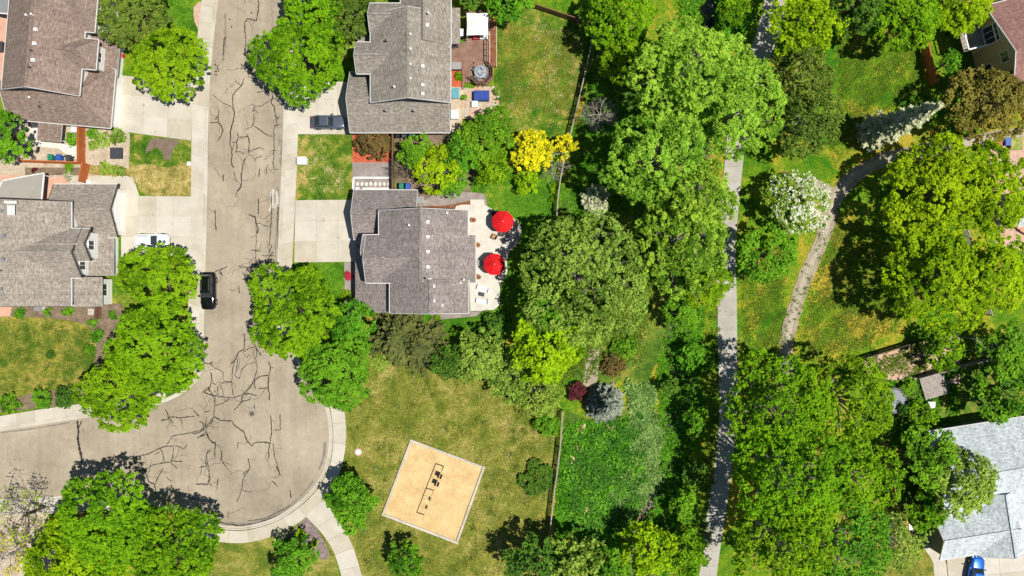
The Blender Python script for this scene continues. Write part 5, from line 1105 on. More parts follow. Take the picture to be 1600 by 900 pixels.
def crown(rng, r, rz, zc_, dens, leaf, cl_r, kind, nl=8, spread=.6, asp=1.5, m=None, up=.5, rnd=.65, core=.66):
    L = make_lobes(rng, r, rz, nl, spread, core)
    area = math.pi * r * r; nleaf = int(dens * area / (leaf * leaf * asp * .5)); per = max(10, int(dens * 1.1 * math.pi * cl_r ** 2 / (leaf * leaf * asp * .5) / 2.2)); nc = max(12, nleaf // per)
    pts = np.zeros((0, 3)); out = np.zeros((0, 3)); p_l = L[:, 3] ** 2 / (L[:, 3] ** 2).sum(); tries = 0
    while len(pts) < nc and tries < 12:
        k = rng.choice(len(L), nc * 2, p=p_l); d = rng.normal(size=(nc * 2, 3)); d /= np.linalg.norm(d, axis=1, keepdims=True); d[:, 2] = np.where(d[:, 2] < -.2, -d[:, 2], d[:, 2])
        q = L[k, :3] + d * (L[k, 3] * rng.uniform(.72, 1.02, nc * 2) ** .8)[:, None]
        ok = np.ones(len(q), bool)
        for i in range(len(L)): ok &= (np.linalg.norm(q - L[i, :3], axis=1) > L[i, 3] * .74) | (k == i)
        pts = np.vstack([pts, q[ok]]); out = np.vstack([out, d[ok]]); tries += 1
    pts = pts[:nc] * np.array([r, r, rz]); out = out[:nc]; nc = len(pts)
    fq = rng.uniform(.35, .8, 3) * 2.2 / max(r, 2) ** .5; pq = rng.uniform(0, 6, 3)
    ctint = rng.normal(.5, .17, nc) + rng.uniform(-.1, .1) + .16 * np.sin(pts[:, 0] * fq[0] + pq[0]) * np.sin(pts[:, 1] * fq[1] + pq[1])
    idx = np.repeat(np.arange(nc), per); n = len(idx)
    o = rng.normal(size=(n, 3)); o /= np.linalg.norm(o, axis=1, keepdims=True); rad = rng.uniform(.25, 1, n) ** .6
    csz = cl_r * rng.uniform(.45, 1.0, nc) ** 1.5 * 1.75
    off = o * (rad * csz[idx])[:, None]; off[:, 2] *= .62
    cen = pts[idx] + off; cen[:, 2] += zc_
    nrm = o * .45 + out[idx] * .3 + np.array([0, 0, up + .75]) + rng.normal(size=(n, 3)) * rnd * .8
    tint = ctint[idx] + rng.normal(0, .17, n)
    return quads_mesh('crown', cen, nrm, leaf * rng.uniform(.7, 1.3, n), asp, tint, m or LEAF[kind], rng), L
def limbs(root, L, r, rz, zc_, h, tr, barkm, rng, nm='trunk', twigs=0):
    mb = MB(); b = Vector((0, 0, -.15)); fork = zc_ * rng.uniform(.42, .6)
    lean = Vector((rng.uniform(-.3, .3), rng.uniform(-.3, .3), 0))
    mb.tube([b, Vector((0, 0, .3)), lean * .5 + Vector((0, 0, fork * .6)), lean + Vector((0, 0, fork)), Vector((0, 0, zc_ + rz * .35))], [tr * 1.5, tr * 1.05, tr * .9, tr * .8, tr * .2], 8)
    for l in L[1:]:
        e = Vector((l[0] * r, l[1] * r, zc_ + l[2] * rz)); s = lean + Vector((0, 0, fork * rng.uniform(.8, 1.1))); md = s.lerp(e, .5) + Vector((rng.uniform(-.3, .3), rng.uniform(-.3, .3), .35))
        mb.tube([s, md, e], [tr * .5, tr * .34, tr * .1], 5, cap=False)
        for k in range(2 + twigs):
            d = Vector(rng.normal(size=3)); d.normalize(); d.z = abs(d.z) * .6; mb.tube([md.lerp(e, rng.uniform(.2, .9)), e + d * l[3] * r * rng.uniform(.6, 1.0 if not twigs else 1.08)], [tr * .16, tr * .03], 4, cap=False)
    o = mb.build(nm, barkm, root, smooth=True, local=True); return o
def base_at(px, py, z): c = P(px, py, z); return Vector((c.x, c.y, 0))
SEED = [100]
def tree(label, px, py, rp, h, kind, dens=3.6, leaf=.30, cl=.62, nl=8, spread=.6, flat_=.42, name='tree', cat='tree', group=None, zf=.62, asp=1.5, bark=None, twigs=0, up=.5, rnd=.65, core=.66, sx=1.0, rot=0.0, z0=None):
    SEED[0] += 1; rng = np.random.RandomState(SEED[0]); zc_ = h * zf; rz = h * flat_
    b = base_at(px, py, zc_); r = rp / S * (H - zc_) / H; b.z = 0.0 if z0 is None else z0
    root = thing(name, label, cat, b, group); root.rotation_euler.z = rot
    me, L = crown(rng, r, rz, zc_, dens, leaf, cl, kind, nl, spread, asp, None, up, rnd, core)
    o = bpy.data.objects.new('crown', me); col.objects.link(o); o.parent = root; o.scale = (sx, 1, 1)
    limbs(root, L, r, rz, zc_, h, .035 * h * .55 + .05, bark or M_bark, rng, twigs=twigs)
    return root
def shrub(label, px, py, rp, h, kind, dens=3.2, leaf=.16, cl=.26, name='shrub', group=None, **k):
    SEED[0] += 1; rng = np.random.RandomState(SEED[0]); r = max(rp / S * .99, .2); zc_ = h * .45
    b = base_at(px, py, zc_); root = thing(name, label, 'shrub', b, group)
    me, L = crown(rng, r, h * .55, zc_, dens, min(leaf, r * .45), min(cl, r * .5), kind, k.get('nl', 6), .58, 1.4)
    o = bpy.data.objects.new('foliage', me); col.objects.link(o); o.parent = root
    mb = MB()
    for q in range(4):
        a = rng.uniform(0, 6.28); mb.tube([(0, 0, -.05), (r * .3 * math.cos(a), r * .3 * math.sin(a), h * .3), (r * .55 * math.cos(a), r * .55 * math.sin(a), h * .6)], [.04, .03, .01], 5)
    mb.build('stem', M_bark, root, local=True); return root
def conifer(label, px, py, rp, h, kind, tiers=None, blades=26, name='conifer', blade=.34, z_at=.3, base_z=.06, rag=(.55, 1.2)):
    SEED[0] += 1; rng = np.random.RandomState(SEED[0]); zz = h * z_at; b = base_at(px, py, zz); r = rp / S * (H - zz) / H
    root = thing(name, label, 'tree', b); tiers = tiers or int(h / .38)
    C_, N_, Ax, T_ = [], [], [], []; mb = MB(); mb.tube([(0, 0, -.1), (0, 0, h * .5), (0, 0, h * .98)], [h * .022 + .04, h * .014 + .03, .02], 8)
    for t in range(tiers):
        f = t / tiers; z = h * (base_z + (1 - base_z) * f); R = r * (1 - f) ** .82 * rng.uniform(1 - (1 - rag[0]) * .55, 1 + (rag[1] - 1)) + .1; nb = max(5, int(5 + 11 * (1 - f) * min(1.6, r / 2.5)))
        for k in range(nb):
            a = 2 * math.pi * (k + rng.uniform(-.35, .35)) / nb + t * 1.3; rr_ = R * rng.uniform(*rag); tip = Vector((rr_ * math.cos(a), rr_ * math.sin(a), z - rr_ * .16 + .12 * rr_)); s = Vector((0, 0, z))
            if k % 2 == 0: mb.tube([s, tip * .8 + s * .2], [.03, .01], 4, cap=False)
            m_ = max(5, int(blades * rr_ / max(r, .6)) + 3); bt = rng.normal(.5, .15); d = (tip - s).normalized(); side = Vector((-d.y, d.x, 0))
            for q in range(m_):
                u = rng.uniform(.12, 1.0) ** .7; p = s.lerp(tip, u); sd = rng.uniform(-1, 1); w = .28 * rr_ * (1.05 - u) + .1
                C_.append(tuple(p + side * sd * w + Vector((0, 0, rng.uniform(-.05, .08))))); ax = d + side * sd * .9; Ax.append(tuple(ax)); N_.append((rng.normal(0, .35) + d.x * .2, rng.normal(0, .35) + d.y * .2, 1.0)); T_.append(bt + rng.normal(0, .14) + .22 * (u - .5))
    n = len(C_); me = quads_mesh('crown', np.array(C_), np.array(N_), np.full(n, blade * .5) * rng.uniform(.7, 1.3, n), 2.4, np.array(T_), LEAF[kind], rng, np.array(Ax))
    o = bpy.data.objects.new('crown', me); col.objects.link(o); o.parent = root; mb.build('trunk', M_bark, root, local=True); return root
def bare_tree(label, px, py, rp, h, barkm, n=9, leafkind=None, name='bare_tree', leaves=300, zf=.6):
    SEED[0] += 1; rng = np.random.RandomState(SEED[0]); zc_ = h * zf; b = base_at(px, py, zc_); r = rp / S * (H - zc_) / H
    root = thing(name, label, 'tree', b); mb = MB(); tips = []
    mb.tube([(0, 0, -.1), (0, 0, h * .35), (.1, .1, h * .5)], [.16 + .012 * h, .12 + .01 * h, .1], 7)
    def grow(s, d, L, w, lev):
        e = s + d * L; md = s.lerp(e, .5) + Vector(rng.normal(size=3) * L * .06); mb.tube([s, md, e], [w, w * .75, w * .45], 5 if lev < 2 else 3, cap=False)
        if lev == 3: tips.append(e); return
        for k in range(5):
            nd = (d + Vector(rng.normal(size=3)) * .55).normalized(); nd.z = nd.z * .7 + .12; grow(s.lerp(e, rng.uniform(.45, 1)), nd.normalized(), L * rng.uniform(.5, .75), w * .5, lev + 1)
    for k in range(n):
        a = 2 * math.pi * k / n + rng.uniform(-.3, .3); grow(Vector((0, 0, h * rng.uniform(.25, .5))), Vector((math.cos(a), math.sin(a), rng.uniform(.4, 1.1))).normalized(), r * .48, .045 + .0025 * h, 1)
    mb.build('branches', barkm, root, local=True)
    if leafkind:
        T = np.array([tuple(t) for t in tips]); idx = rng.choice(len(T), leaves); cen = T[idx] + rng.normal(size=(leaves, 3)) * .18; nr = rng.normal(size=(leaves, 3)) * .6 + np.array([0, 0, .8])
        me = quads_mesh('crown', cen, nr, rng.uniform(.14, .26, leaves), 1.4, rng.uniform(.2, .9, leaves), LEAF[leafkind], rng); o = bpy.data.objects.new('crown', me); col.objects.link(o); o.parent = root
    return root
# --- street and front yard trees, left
ST = dict(dens=4.0, leaf=.185, cl=.30, nl=12, spread=.58, up=.55, rnd=.5, core=.74, flat_=.46)
tree('dark olive green tree at the top left beside the brown roofed house', 210, 18, 62, 7, 'olive', **ST)
tree('bright green round tree beside the driveway of the brown roofed house', 265, 101, 67, 8, 'bright', **ST)
tree('bright green tree cut by the left picture edge', 2, 213, 42, 9, 'mid', **ST)
tree('bright green street tree above the white car', 246, 435, 56, 7.2, 'bright', sx=1.16, **ST)
tree('largest bright green street tree left of the black vehicle', 242, 546, 73, 7.6, 'bright', sx=1.1, **ST)
tree('bright green tree over the left end of the curved kerb', 186, 612, 60, 7, 'bright', sx=1.2, **ST)
tree('big bright green tree at the lower left, uppermost of its clump', 160, 812, 84, 8.5, 'bright', **ST)
tree('big bright green tree at the lower left, rightmost of its clump', 268, 858, 80, 8, 'bright', **ST)
tree('big lime green tree at the lower left, lowest of its clump', 115, 882, 82, 8, 'lime', **ST)
bare_tree('sparse grey branched tree at the bottom left corner', 25, 812, 62, 9, M_bark, 10, 'lime', leaves=500)
bare_tree('pale twiggy tree in the extreme bottom left corner', 5, 872, 46, 7, M_greybark, 9, 'yellow', leaves=350)
shrub('round clipped green shrub at the left edge above the sidewalk', 14, 630, 17, 1.3, 'mid', dens=4); shrub('round clipped green shrub in the middle of three above the sidewalk', 66, 622, 17, 1.5, 'mid', dens=4); shrub('pointed green shrub at the right of three above the sidewalk', 101, 619, 19, 1.8, 'deep', dens=4)
shrub('small dark bush in the olive back lawn', 79, 554, 8, .6, 'deep')
for x, y, r_, l in ((146, 505, 9, 'small green shrub right of the olive back lawn, uppermost'), (152, 525, 11, 'dark leafy shrub at the right rim of the olive back lawn'), (140, 545, 9, 'low shrub at the lower right of the olive back lawn'), (30, 488, 9, 'green plant beside the pink paving'), (105, 486, 8, 'green plant below the grey house wall'), (75, 488, 7, 'pale green tuft below the cooling unit'), (176, 492, 8, 'small plant in the bed beside the rust red fence')): shrub(l, x, y, r_, .8, 'mid')
shrub('leafy green shrub left of the orange fence', 113, 218, 11, 1.3, 'mid'); shrub('bright green shrub touching the right side of the orange fence', 144, 208, 9, 1.0, 'mid'); shrub('sage green spreading shrub below the garage', 160, 219, 13, 1.0, 'soft'); shrub('sage green shrub beside the dark hatch', 184, 213, 14, 1.1, 'soft'); shrub('dusty shrub lowest in the tan gravel bed', 146, 228, 9, .8, 'soft')
shrub('green shrub between the fences of the left side yard', 107, 262, 8, .7, 'mid'); shrub('blue green agave like plant beside the patio cover', 107, 274, 7, .6, 'silver'); shrub('small red leaved plant between the fences', 54, 267, 5, .5, 'red')
shrub('dry straw coloured bush in the front strip', 165, 264, 12, .6, 'soft'); shrub('dry tan bush at the right of the front strip', 186, 268, 11, .6, 'soft')
# --- centre
tree('bright green round tree above the dark sedan', 471, 88, 75, 7.5, 'bright', **ST)
tree('green tree cut by the top edge above the street', 492, 8, 50, 8.5, 'bright', **ST)
tree('dark olive tree left of the tan grey roofed house', 551, 22, 44, 6, 'olive', **ST)
shrub('dry yellowish shrub between the street tree and the house wall', 545, 75, 18, 1.5, 'soft', leaf=.2)
shrub('round dark reddish olive shrub in the red mulch bed', 583, 222, 31, 2.2, 'rust', dens=4, leaf=.17)
tree('bright green round tree at the east kerb of the street', 458, 487, 81, 7.5, 'bright', **ST)
tree('medium green tree between the bright tree and the mauve roofed house', 546, 503, 42, 6.5, 'mid', dens=4, leaf=.2, cl=.4, nl=8)
tree('darker green tree at the north side of the street bulb', 526, 583, 62, 8, 'mid', **ST)
conifer('dark olive conifer touching the lower wall of the mauve roofed house', 622, 524, 42, 7, 'pine', blades=60, blade=.5)
conifer('dark olive conifer second from the lower house wall', 655, 538, 38, 6, 'pine', blades=60, blade=.5)
shrub('crimson shrub in the narrow gravel bed', 544, 431, 6, .6, 'crimson'); shrub('yellow green shrub at the corner of the lawn', 541, 463, 9, .8, 'lime'); shrub('small bright green shrub below the roof corner', 683, 494, 7, .6, 'bright')
shrub('pale flowering ground plant at the top of the park lawn', 594, 565, 16, .4, 'soft')
tree('small dark green tree beside the curved sidewalk', 549, 786, 44, 5.5, 'mid', dens=4, leaf=.25, cl=.5, nl=8)
tree('small dark green tree at the bottom of the park lawn', 634, 876, 32, 4.6, 'mid', dens=3.5, leaf=.24, cl=.45, nl=7)
tree('small green tree in the fork of the path', 457, 872, 36, 4.8, 'mid', dens=3.2, leaf=.22, cl=.42, nl=7)
shrub('round yellow green shrub in the rock bed, upper one', 468, 836, 10, .9, 'lime'); shrub('round yellow green shrub in the rock bed, lower one', 491, 851, 7, .7, 'lime'); shrub('grey blue shrub at the corner of the rock bed', 438, 836, 11, 1.0, 'silver'); shrub('green shrub left of the yellow green ones', 450, 846, 9, .8, 'bright')
shrub('large round green shrub against the rail fence', 855, 662, 22, 2.0, 'mid', dens=4.5, leaf=.18); shrub('low spreading green shrub on the park lawn', 842, 748, 31, 1.2, 'deep', dens=4, leaf=.2)
# shrubs between the two middle houses
tree('small mid green tree beside the blue bin', 648, 238, 30, 4, 'mid', dens=3, leaf=.2, cl=.4, nl=7)
tree('yellow green shrubby tree with pale bare twigs', 690, 262, 44, 4.5, 'lime', dens=2.0, leaf=.2, cl=.4, nl=9, twigs=3, bark=M_greybark)
tree('dense green tree below the flagstone patio', 762, 208, 44, 5, 'mid', dens=3.6, leaf=.24, cl=.45, nl=8)
tree('bright green small tree left of the yellow tree', 768, 262, 32, 4.5, 'bright', dens=3.2, leaf=.22, cl=.42, nl=7)
tree('green small tree between the yellow green shrub and the dense tree', 722, 238, 32, 4.5, 'mid', dens=3, leaf=.22, cl=.42, nl=7)
tree('yellow green small tree above the gravel bend', 706, 288, 26, 3.6, 'mid', dens=2.6, leaf=.2, cl=.4, nl=7)
bare_tree('grey bare twiggy shrub beside the thin fence', 626, 262, 34, 3, M_bark, 10); bare_tree('pale bare twiggy shrub inside the yellow green tree', 673, 268, 30, 5, M_greybark, 9)
tree('bright yellow leaved tree beside the rail fence', 832, 234, 38, 5.5, 'yellow', dens=2.6, leaf=.24, cl=.42, nl=8, core=.55); tree('smaller yellow leaved tree touching the rail fence', 884, 228, 20, 4.5, 'yellow', dens=2.3, leaf=.22, cl=.36, nl=6, core=.5)
bare_tree('silvery bare tree between the yellow crowns', 862, 258, 40, 5, M_greybark, 10); tree('pale yellow green shrubby tree below the yellow tree', 826, 284, 20, 3, 'lime', dens=2.2, leaf=.18, cl=.36, nl=6)
shrub('round clipped green shrub beside the rail fence, upper one', 866, 294, 9, .9, 'bright', dens=4); shrub('round clipped green shrub beside the rail fence, lower one', 862, 312, 5, .6, 'bright', dens=4)
tree('green tree at the top edge behind the canopy tent', 796, -10, 46, 6, 'mid', dens=3.6, leaf=.26, cl=.5); tree('dark green tree at the top edge right of the roof', 738, -14, 26, 5, 'deep', dens=3.2, leaf=.25, cl=.5)
shrub('small green plant in the orange planter by the deck', 718, 118, 6, .7, 'bright'); shrub('low flowering plant at the corner of the flagstones', 775, 143, 6, .5, 'soft'); shrub('green plant between the flagstones and the house', 724, 152, 5, .5, 'mid')
# --- greenbelt
G_ = dict(dens=4.8, leaf=.20, cl=.33, nl=12, core=.7)
tree('bright green tree at the top right of the fenced back lawn', 968, 30, 56, 9, 'bright', **G_); tree('bright green tree under the larger one at the back fence', 982, 92, 42, 7.5, 'bright', **G_)
bare_tree('leafless grey brown tree beside the rail fence', 938, 178, 44, 6, M_greybark, 17)
W_ = dict(dens=4.6, leaf=.165, cl=.36, nl=18, asp=2.6, bark=M_greybark, twigs=1, rnd=.8, core=.62, flat_=.40)
tree('huge feathery green tree at the top of the greenbelt', 1078, 124, 94, 16, 'willow', **W_); tree('huge feathery green tree leaning over the trail', 1146, 172, 80, 15, 'willow', **W_)
tree('feathery green tree left of the trail in the middle', 1032, 250, 84, 15, 'willow', **W_); tree('feathery green tree directly left of the hidden trail', 1078, 306, 68, 14, 'willow', **W_); tree('feathery green tree lowest of the greenbelt group', 1068, 382, 76, 13, 'willow', **W_)
tree('bright green tree hugging the trail above its open stretch', 1100, 440, 42, 9, 'bright', **G_); tree('bright green tree over the creek left of the trail', 1066, 490, 30, 5, 'mid', **G_)
tree('large grey green tree with pale branches behind the patio', 914, 432, 106, 12, 'soft', dens=3.4, leaf=.22, cl=.38, nl=16, bark=M_greybark, twigs=5, rnd=.85); tree('grey green tree left half above the bright yellow green one', 866, 478, 54, 9, 'mid', dens=2.4, leaf=.22, cl=.38, nl=9, bark=M_greybark, twigs=3)
tree('vivid yellow green tree below the grey green tree', 856, 546, 62, 9, 'lime', dens=3.8, leaf=.26, cl=.5, nl=10)
tree('grey green shrubby tree left of the vivid yellow green one', 752, 556, 46, 5.5, 'soft', dens=3, leaf=.22, cl=.42, nl=9); tree('grey green shrubby tree at the upper rim of the park lawn', 798, 588, 42, 5, 'soft', dens=3, leaf=.22, cl=.42, nl=9); tree('twiggy grey green tree above the round shrub at the fence', 842, 618, 40, 5, 'soft', dens=2.2, leaf=.22, cl=.42, nl=8, twigs=3, bark=M_greybark)
tree('dark shrubby tree between the conifer and the grey green ones', 705, 566, 34, 4.5, 'deep', dens=3, leaf=.22, cl=.42, nl=7)
shrub('tall dark hedge shrub below the patio corner', 775, 510, 28, 3, 'deep', leaf=.24); shrub('dark leafy shrub right of the patio', 832, 388, 18, 1.8, 'deep', leaf=.24); shrub('dark leafy shrub beside the lower patio edge', 818, 446, 16, 1.8, 'mid', leaf=.24)
shrub('silver leaved round shrub under the feathery trees', 930, 312, 27, 3, 'silver', dens=3.5, leaf=.2)
conifer('blue spruce with silvery needles beside the meadow', 946, 632, 33, 6.5, 'spruce', blades=60, blade=.36, rag=(.86, 1.04))
shrub('dark red leaved shrub beside the blue spruce', 901, 612, 16, 1.8, 'red', leaf=.2); shrub('green brown shrub above the blue spruce', 958, 572, 22, 1.4, 'rust', leaf=.2); shrub('green shrub right of the dirt track', 975, 545, 22, 1.4, 'mid', leaf=.2)
for i, (x, y, r_, h_, k, l) in enumerate([(1084, 556, 24, 3.4, 'mid', 'green tree over the dark creek, uppermost of the lower row'), (1090, 657, 23, 4.6, 'mid', 'green tree between the creek and the trail'), (1046, 604, 15, 3, 'deep', 'small tree at the creek bend with shade painted into its leaves'), (1086, 742, 22, 3.0, 'deep', 'green tree left of the trail below the bend'), (1072, 786, 28, 5, 'mid', 'green tree above the bright one at the lower creek'), (1010, 862, 46, 8, 'lime', 'bright lime green tree at the bottom over the creek'), (1072, 868, 40, 7, 'bright', 'bright green tree at the bottom beside the trail end'), (905, 885, 52, 9, 'soft', 'grey green tree at the bottom of the rail fence'), (835, 880, 46, 8, 'deep', 'dark tree at the bottom edge of the park lawn'), (955, 892, 40, 8, 'mid', 'green tree between the grey green and the lime green one at the bottom')]):
    tree(l, x, y, r_, h_, k, dens=3.4, leaf=.26, cl=.5, nl=9)  # deep leaves on the low creek trees paint in the grove's shade
# --- right of the trail
tree('small bright green tree at the top between creek and trail', 1146, 12, 26, 6, 'bright', **G_); shrub('leafy bank shrub at the top left of the creek', 1088, 30, 14, 1.5, 'mid', leaf=.22); shrub('leafy bank shrub at the top right of the creek', 1126, 52, 12, 1.5, 'bright', leaf=.22)
tree('open yellow green tree at the top beside the trail', 1252, 40, 62, 9, 'lime', dens=2.4, leaf=.28, cl=.55, nl=11, twigs=2); tree('dark leaved open tree right of the trail, upper one', 1250, 118, 58, 9, 'olive', dens=2.4, leaf=.22, cl=.36, nl=12, twigs=3, bark=M_greybark); tree('dark leaved open tree right of the trail, lower one', 1262, 190, 62, 9, 'olive', dens=2.4, leaf=.22, cl=.36, nl=13, twigs=3, bark=M_greybark)
tree('dark green tree at the top edge left of the lawn', 1342, 6, 52, 9, 'deep', **G_); tree('bright green tree at the top edge above the lawn', 1410, 22, 60, 9, 'bright', **G_); tree('bright green tree at the top edge beside the tan house', 1500, 10, 52, 8, 'lime', **G_); tree('small bright green tree left of the tan house fence', 1480, 100, 19, 4.5, 'mid', dens=3, leaf=.24, cl=.45)
conifer('tall narrow silvery spruce leaning away over the lawn', 1392, 197, 26, 16.5, 'silver', blades=40, blade=.5, z_at=.35, tiers=30)
tree('large brown olive tree below the tan house', 1542, 160, 68, 9, 'brown', dens=3.4, leaf=.21, cl=.36, nl=12)
tree('huge yellow green tree above the rail fence at the right', 1466, 300, 88, 11, 'lime', **G_); tree('yellow green tree right of the huge one', 1536, 296, 72, 11, 'lime', **G_); tree('huge yellow green tree at the right, left of the rail fence', 1470, 440, 88, 12, 'lime', dens=4.4, leaf=.21, cl=.34, nl=14); tree('yellow green tree at the right, behind the rail fence', 1548, 424, 64, 11, 'lime', dens=4.4, leaf=.21, cl=.34, nl=12)
tree('white blossoming tree beside the dirt footpath', 1244, 318, 55, 6, 'flower', dens=3.4, leaf=.24, cl=.45, nl=11, core=.6)
tree('dense green tree between the trail and the dirt footpath', 1198, 402, 48, 8, 'mid', dens=3.8, leaf=.26, cl=.5, nl=9)
tree('spreading palm shaped green shrub over the mulched bed', 1472, 548, 38, 4.5, 'bright', dens=2.4, leaf=.26, cl=.42, nl=9, core=.45, bark=M_greybark, twigs=2); tree('shaded green tree beside the pergola', 1572, 548, 42, 6, 'mid', dens=3, leaf=.25, cl=.45); tree('large green tree above the pale roof', 1580, 610, 54, 8, 'mid', dens=3.6, leaf=.28, cl=.5); tree('small star shaped bright green shrub beside the trampoline', 1442, 646, 24, 3, 'bright', dens=2.0, leaf=.24, cl=.35, nl=9, core=.4)
shrub('green shrub between the trampoline and the deck', 1418, 605, 14, 1.6, 'mid'); shrub('dark leafy shrub added in place of a tree shadow on the trampoline', 1414, 638, 12, 2.2, 'deep')  # the deep shrub is added, it stands in for a tree's shadow
K_ = dict(dens=2.8, leaf=.205, cl=.32, nl=16, twigs=2, bark=M_greybark, core=.62)
for x, y, r_, h_, k, l in [(1214, 632, 80, 15, 'bright', 'large leafy tree over the trail, upper left of the lower right grove'), (1322, 628, 78, 13, 'bright', 'large leafy tree at the upper right of the lower right grove'), (1232, 745, 90, 16, 'bright', 'large leafy tree in the middle of the lower right grove'), (1335, 745, 70, 13, 'bright', 'large leafy tree against the tan fence'), (1222, 850, 82, 16, 'bright', 'large leafy tree at the bottom beside the trail end in the grove'), (1318, 852, 80, 13, 'mid', 'large leafy tree at the bottom right of the grove')]: tree(l, x, y, r_, h_, k, **K_)
tree('thin olive twiggy tree on the dry slope', 1402, 848, 48, 6, 'soft', dens=1.0, leaf=.24, cl=.45, nl=10, twigs=5, bark=M_greybark)
tree('green tree in front of the pale roof, left one', 1452, 715, 52, 8, 'mid', dens=3, leaf=.26, cl=.5); tree('drooping grey green tree overhanging the pale roof', 1502, 752, 62, 9, 'soft', dens=2.2, leaf=.24, cl=.45, nl=11, asp=2.2, twigs=3); tree('bright green small tree beside the sage wall', 1446, 800, 34, 6, 'bright', dens=3.4, leaf=.25, cl=.45)
# --- ground cover: grass tufts
def tufts(name, label, poly, n, h, w, kind, seed, z=0.0, avoid=None):
    rng = np.random.RandomState(seed); a = np.array(poly); x = rng.uniform(a[:, 0].min(), a[:, 0].max(), n * 2); y = rng.uniform(a[:, 1].min(), a[:, 1].max(), n * 2); ok = in_poly(x, y, poly)
    if avoid:
        for q in avoid: ok &= ~in_poly(x, y, q)
    x, y = x[ok][:n], y[ok][:n]; m = len(x); ph = rng.uniform(0, 6, 4); wob = 7 * (np.sin(x * .11 + ph[0]) * np.cos(y * .09 + ph[1]) + .5 * np.sin(x * .31 + y * .27 + ph[2])); x = x + wob * .6 + rng.normal(0, 3, m); y = y + wob + rng.normal(0, 3, m); cen = np.stack([(x - 800) / S, (450 - y) / S, np.full(m, z + h * .35)], 1)
    cen = np.repeat(cen, 3, 0) + rng.normal(size=(3 * m, 3)) * np.array([w, w, h * .1]); nr = rng.normal(size=(3 * m, 3)) * np.array([.7, .7, .3]) + np.array([0, 0, 1.1]); t = np.repeat(rng.normal(.48, .17, m) + .2 * np.sin(x * .13 + y * .05 + ph[0]) * np.sin(y * .1 - x * .06 + ph[3]) + .12 * np.sin(x * .4 + ph[1]) * np.sin(y * .37 + ph[2]), 3) + rng.normal(0, .1, 3 * m)
    me = quads_mesh(name, cen, nr, h * rng.uniform(.6, 1.3, 3 * m), .5, t, LEAF[kind] if isinstance(kind, str) else kind, rng); o = bpy.data.objects.new(name, me); col.objects.link(o); tag(o, label, 'grass', kind='stuff')
M_tall = leaf_mat('tall_grass', (0.03, 0.12, 0.006, 1), (0.12, 0.32, 0.02, 1), .35); M_sh = leaf_mat('short_grass', (0.035, 0.08, 0.008, 1), (0.14, 0.2, 0.02, 1), .2); M_dr = leaf_mat('dry_grass', (0.07, 0.095, 0.01, 1), (0.25, 0.22, 0.045, 1), .2)
M_reed = leaf_mat('reed_grass', (0.06, 0.14, 0.03, 1), (0.2, 0.33, 0.09, 1), .25)
tufts('tall_grass', 'tall lush green grass of the meadow beside the creek', [(905, 660), (990, 655), (1000, 760), (950, 850), (872, 880), (876, 780), (885, 680)], 13000, .5, .18, M_tall, 1)
tufts('reeds', 'grey green reeds along the creek bank', [(985, 610), (1018, 600), (1030, 700), (1022, 760), (990, 800), (960, 830), (950, 780), (985, 740)], 5000, .55, .16, M_reed, 2)
tufts('creek_weeds', 'weeds and low plants on the creek banks under the trees', [(960, 470), (1100, 470), (1118, 600), (1110, 720), (1070, 900), (990, 900), (1030, 760), (1020, 560)], 6000, .4, .25, M_tall, 3, -.25)
tufts('dry_grass', 'short dry grass blades on the park lawn', [(548, 560), (690, 552), (870, 645), (862, 780), (848, 900), (560, 900), (545, 700)], 12000, .13, .07, M_dr, 4, .05, [[(640, 682), (762, 728), (716, 853), (592, 806)], [(538, 600), (545, 740), (500, 800), (570, 910), (520, 910)]])
tufts('lawn_grass', 'short grass blades on the lawn right of the trail', [(1160, 430), (1225, 380), (1225, 560), (1160, 590)], 5000, .14, .07, M_sh, 5)
tufts('lawn_grass', 'short grass blades on the lawn right of the dirt footpath', [(1310, 330), (1400, 380), (1410, 510), (1330, 560), (1250, 560), (1262, 470)], 9000, .14, .07, M_sh, 6)
tufts('lawn_grass', 'short grass blades on the lawn below the top trees', [(1310, 60), (1430, 50), (1445, 150), (1380, 170), (1330, 230), (1300, 260), (1310, 130)], 7000, .14, .07, M_sh, 7)
tufts('lawn_grass', 'short grass blades on the fenced back lawn', [(782, 40), (915, 60), (895, 180), (785, 170)], 6000, .13, .07, M_dr, 8, .06)
tufts('weeds', 'dark green weeds between the rail fence and the feathery trees', [(905, 200), (925, 110), (960, 100), (1000, 330), (900, 340), (885, 300)], 4500, .3, .2, M_tall, 12)
tufts('weeds', 'low weeds under the trees between the patio and the greenbelt', [(880, 330), (1030, 400), (1000, 560), (880, 600), (830, 560)], 5000, .35, .22, M_sh, 9)
tufts('weeds', 'weedy ground plants in the mulched garden bed', [(1350, 562), (1440, 540), (1450, 580), (1370, 592)], 900, .25, .12, M_sh, 10, .03)

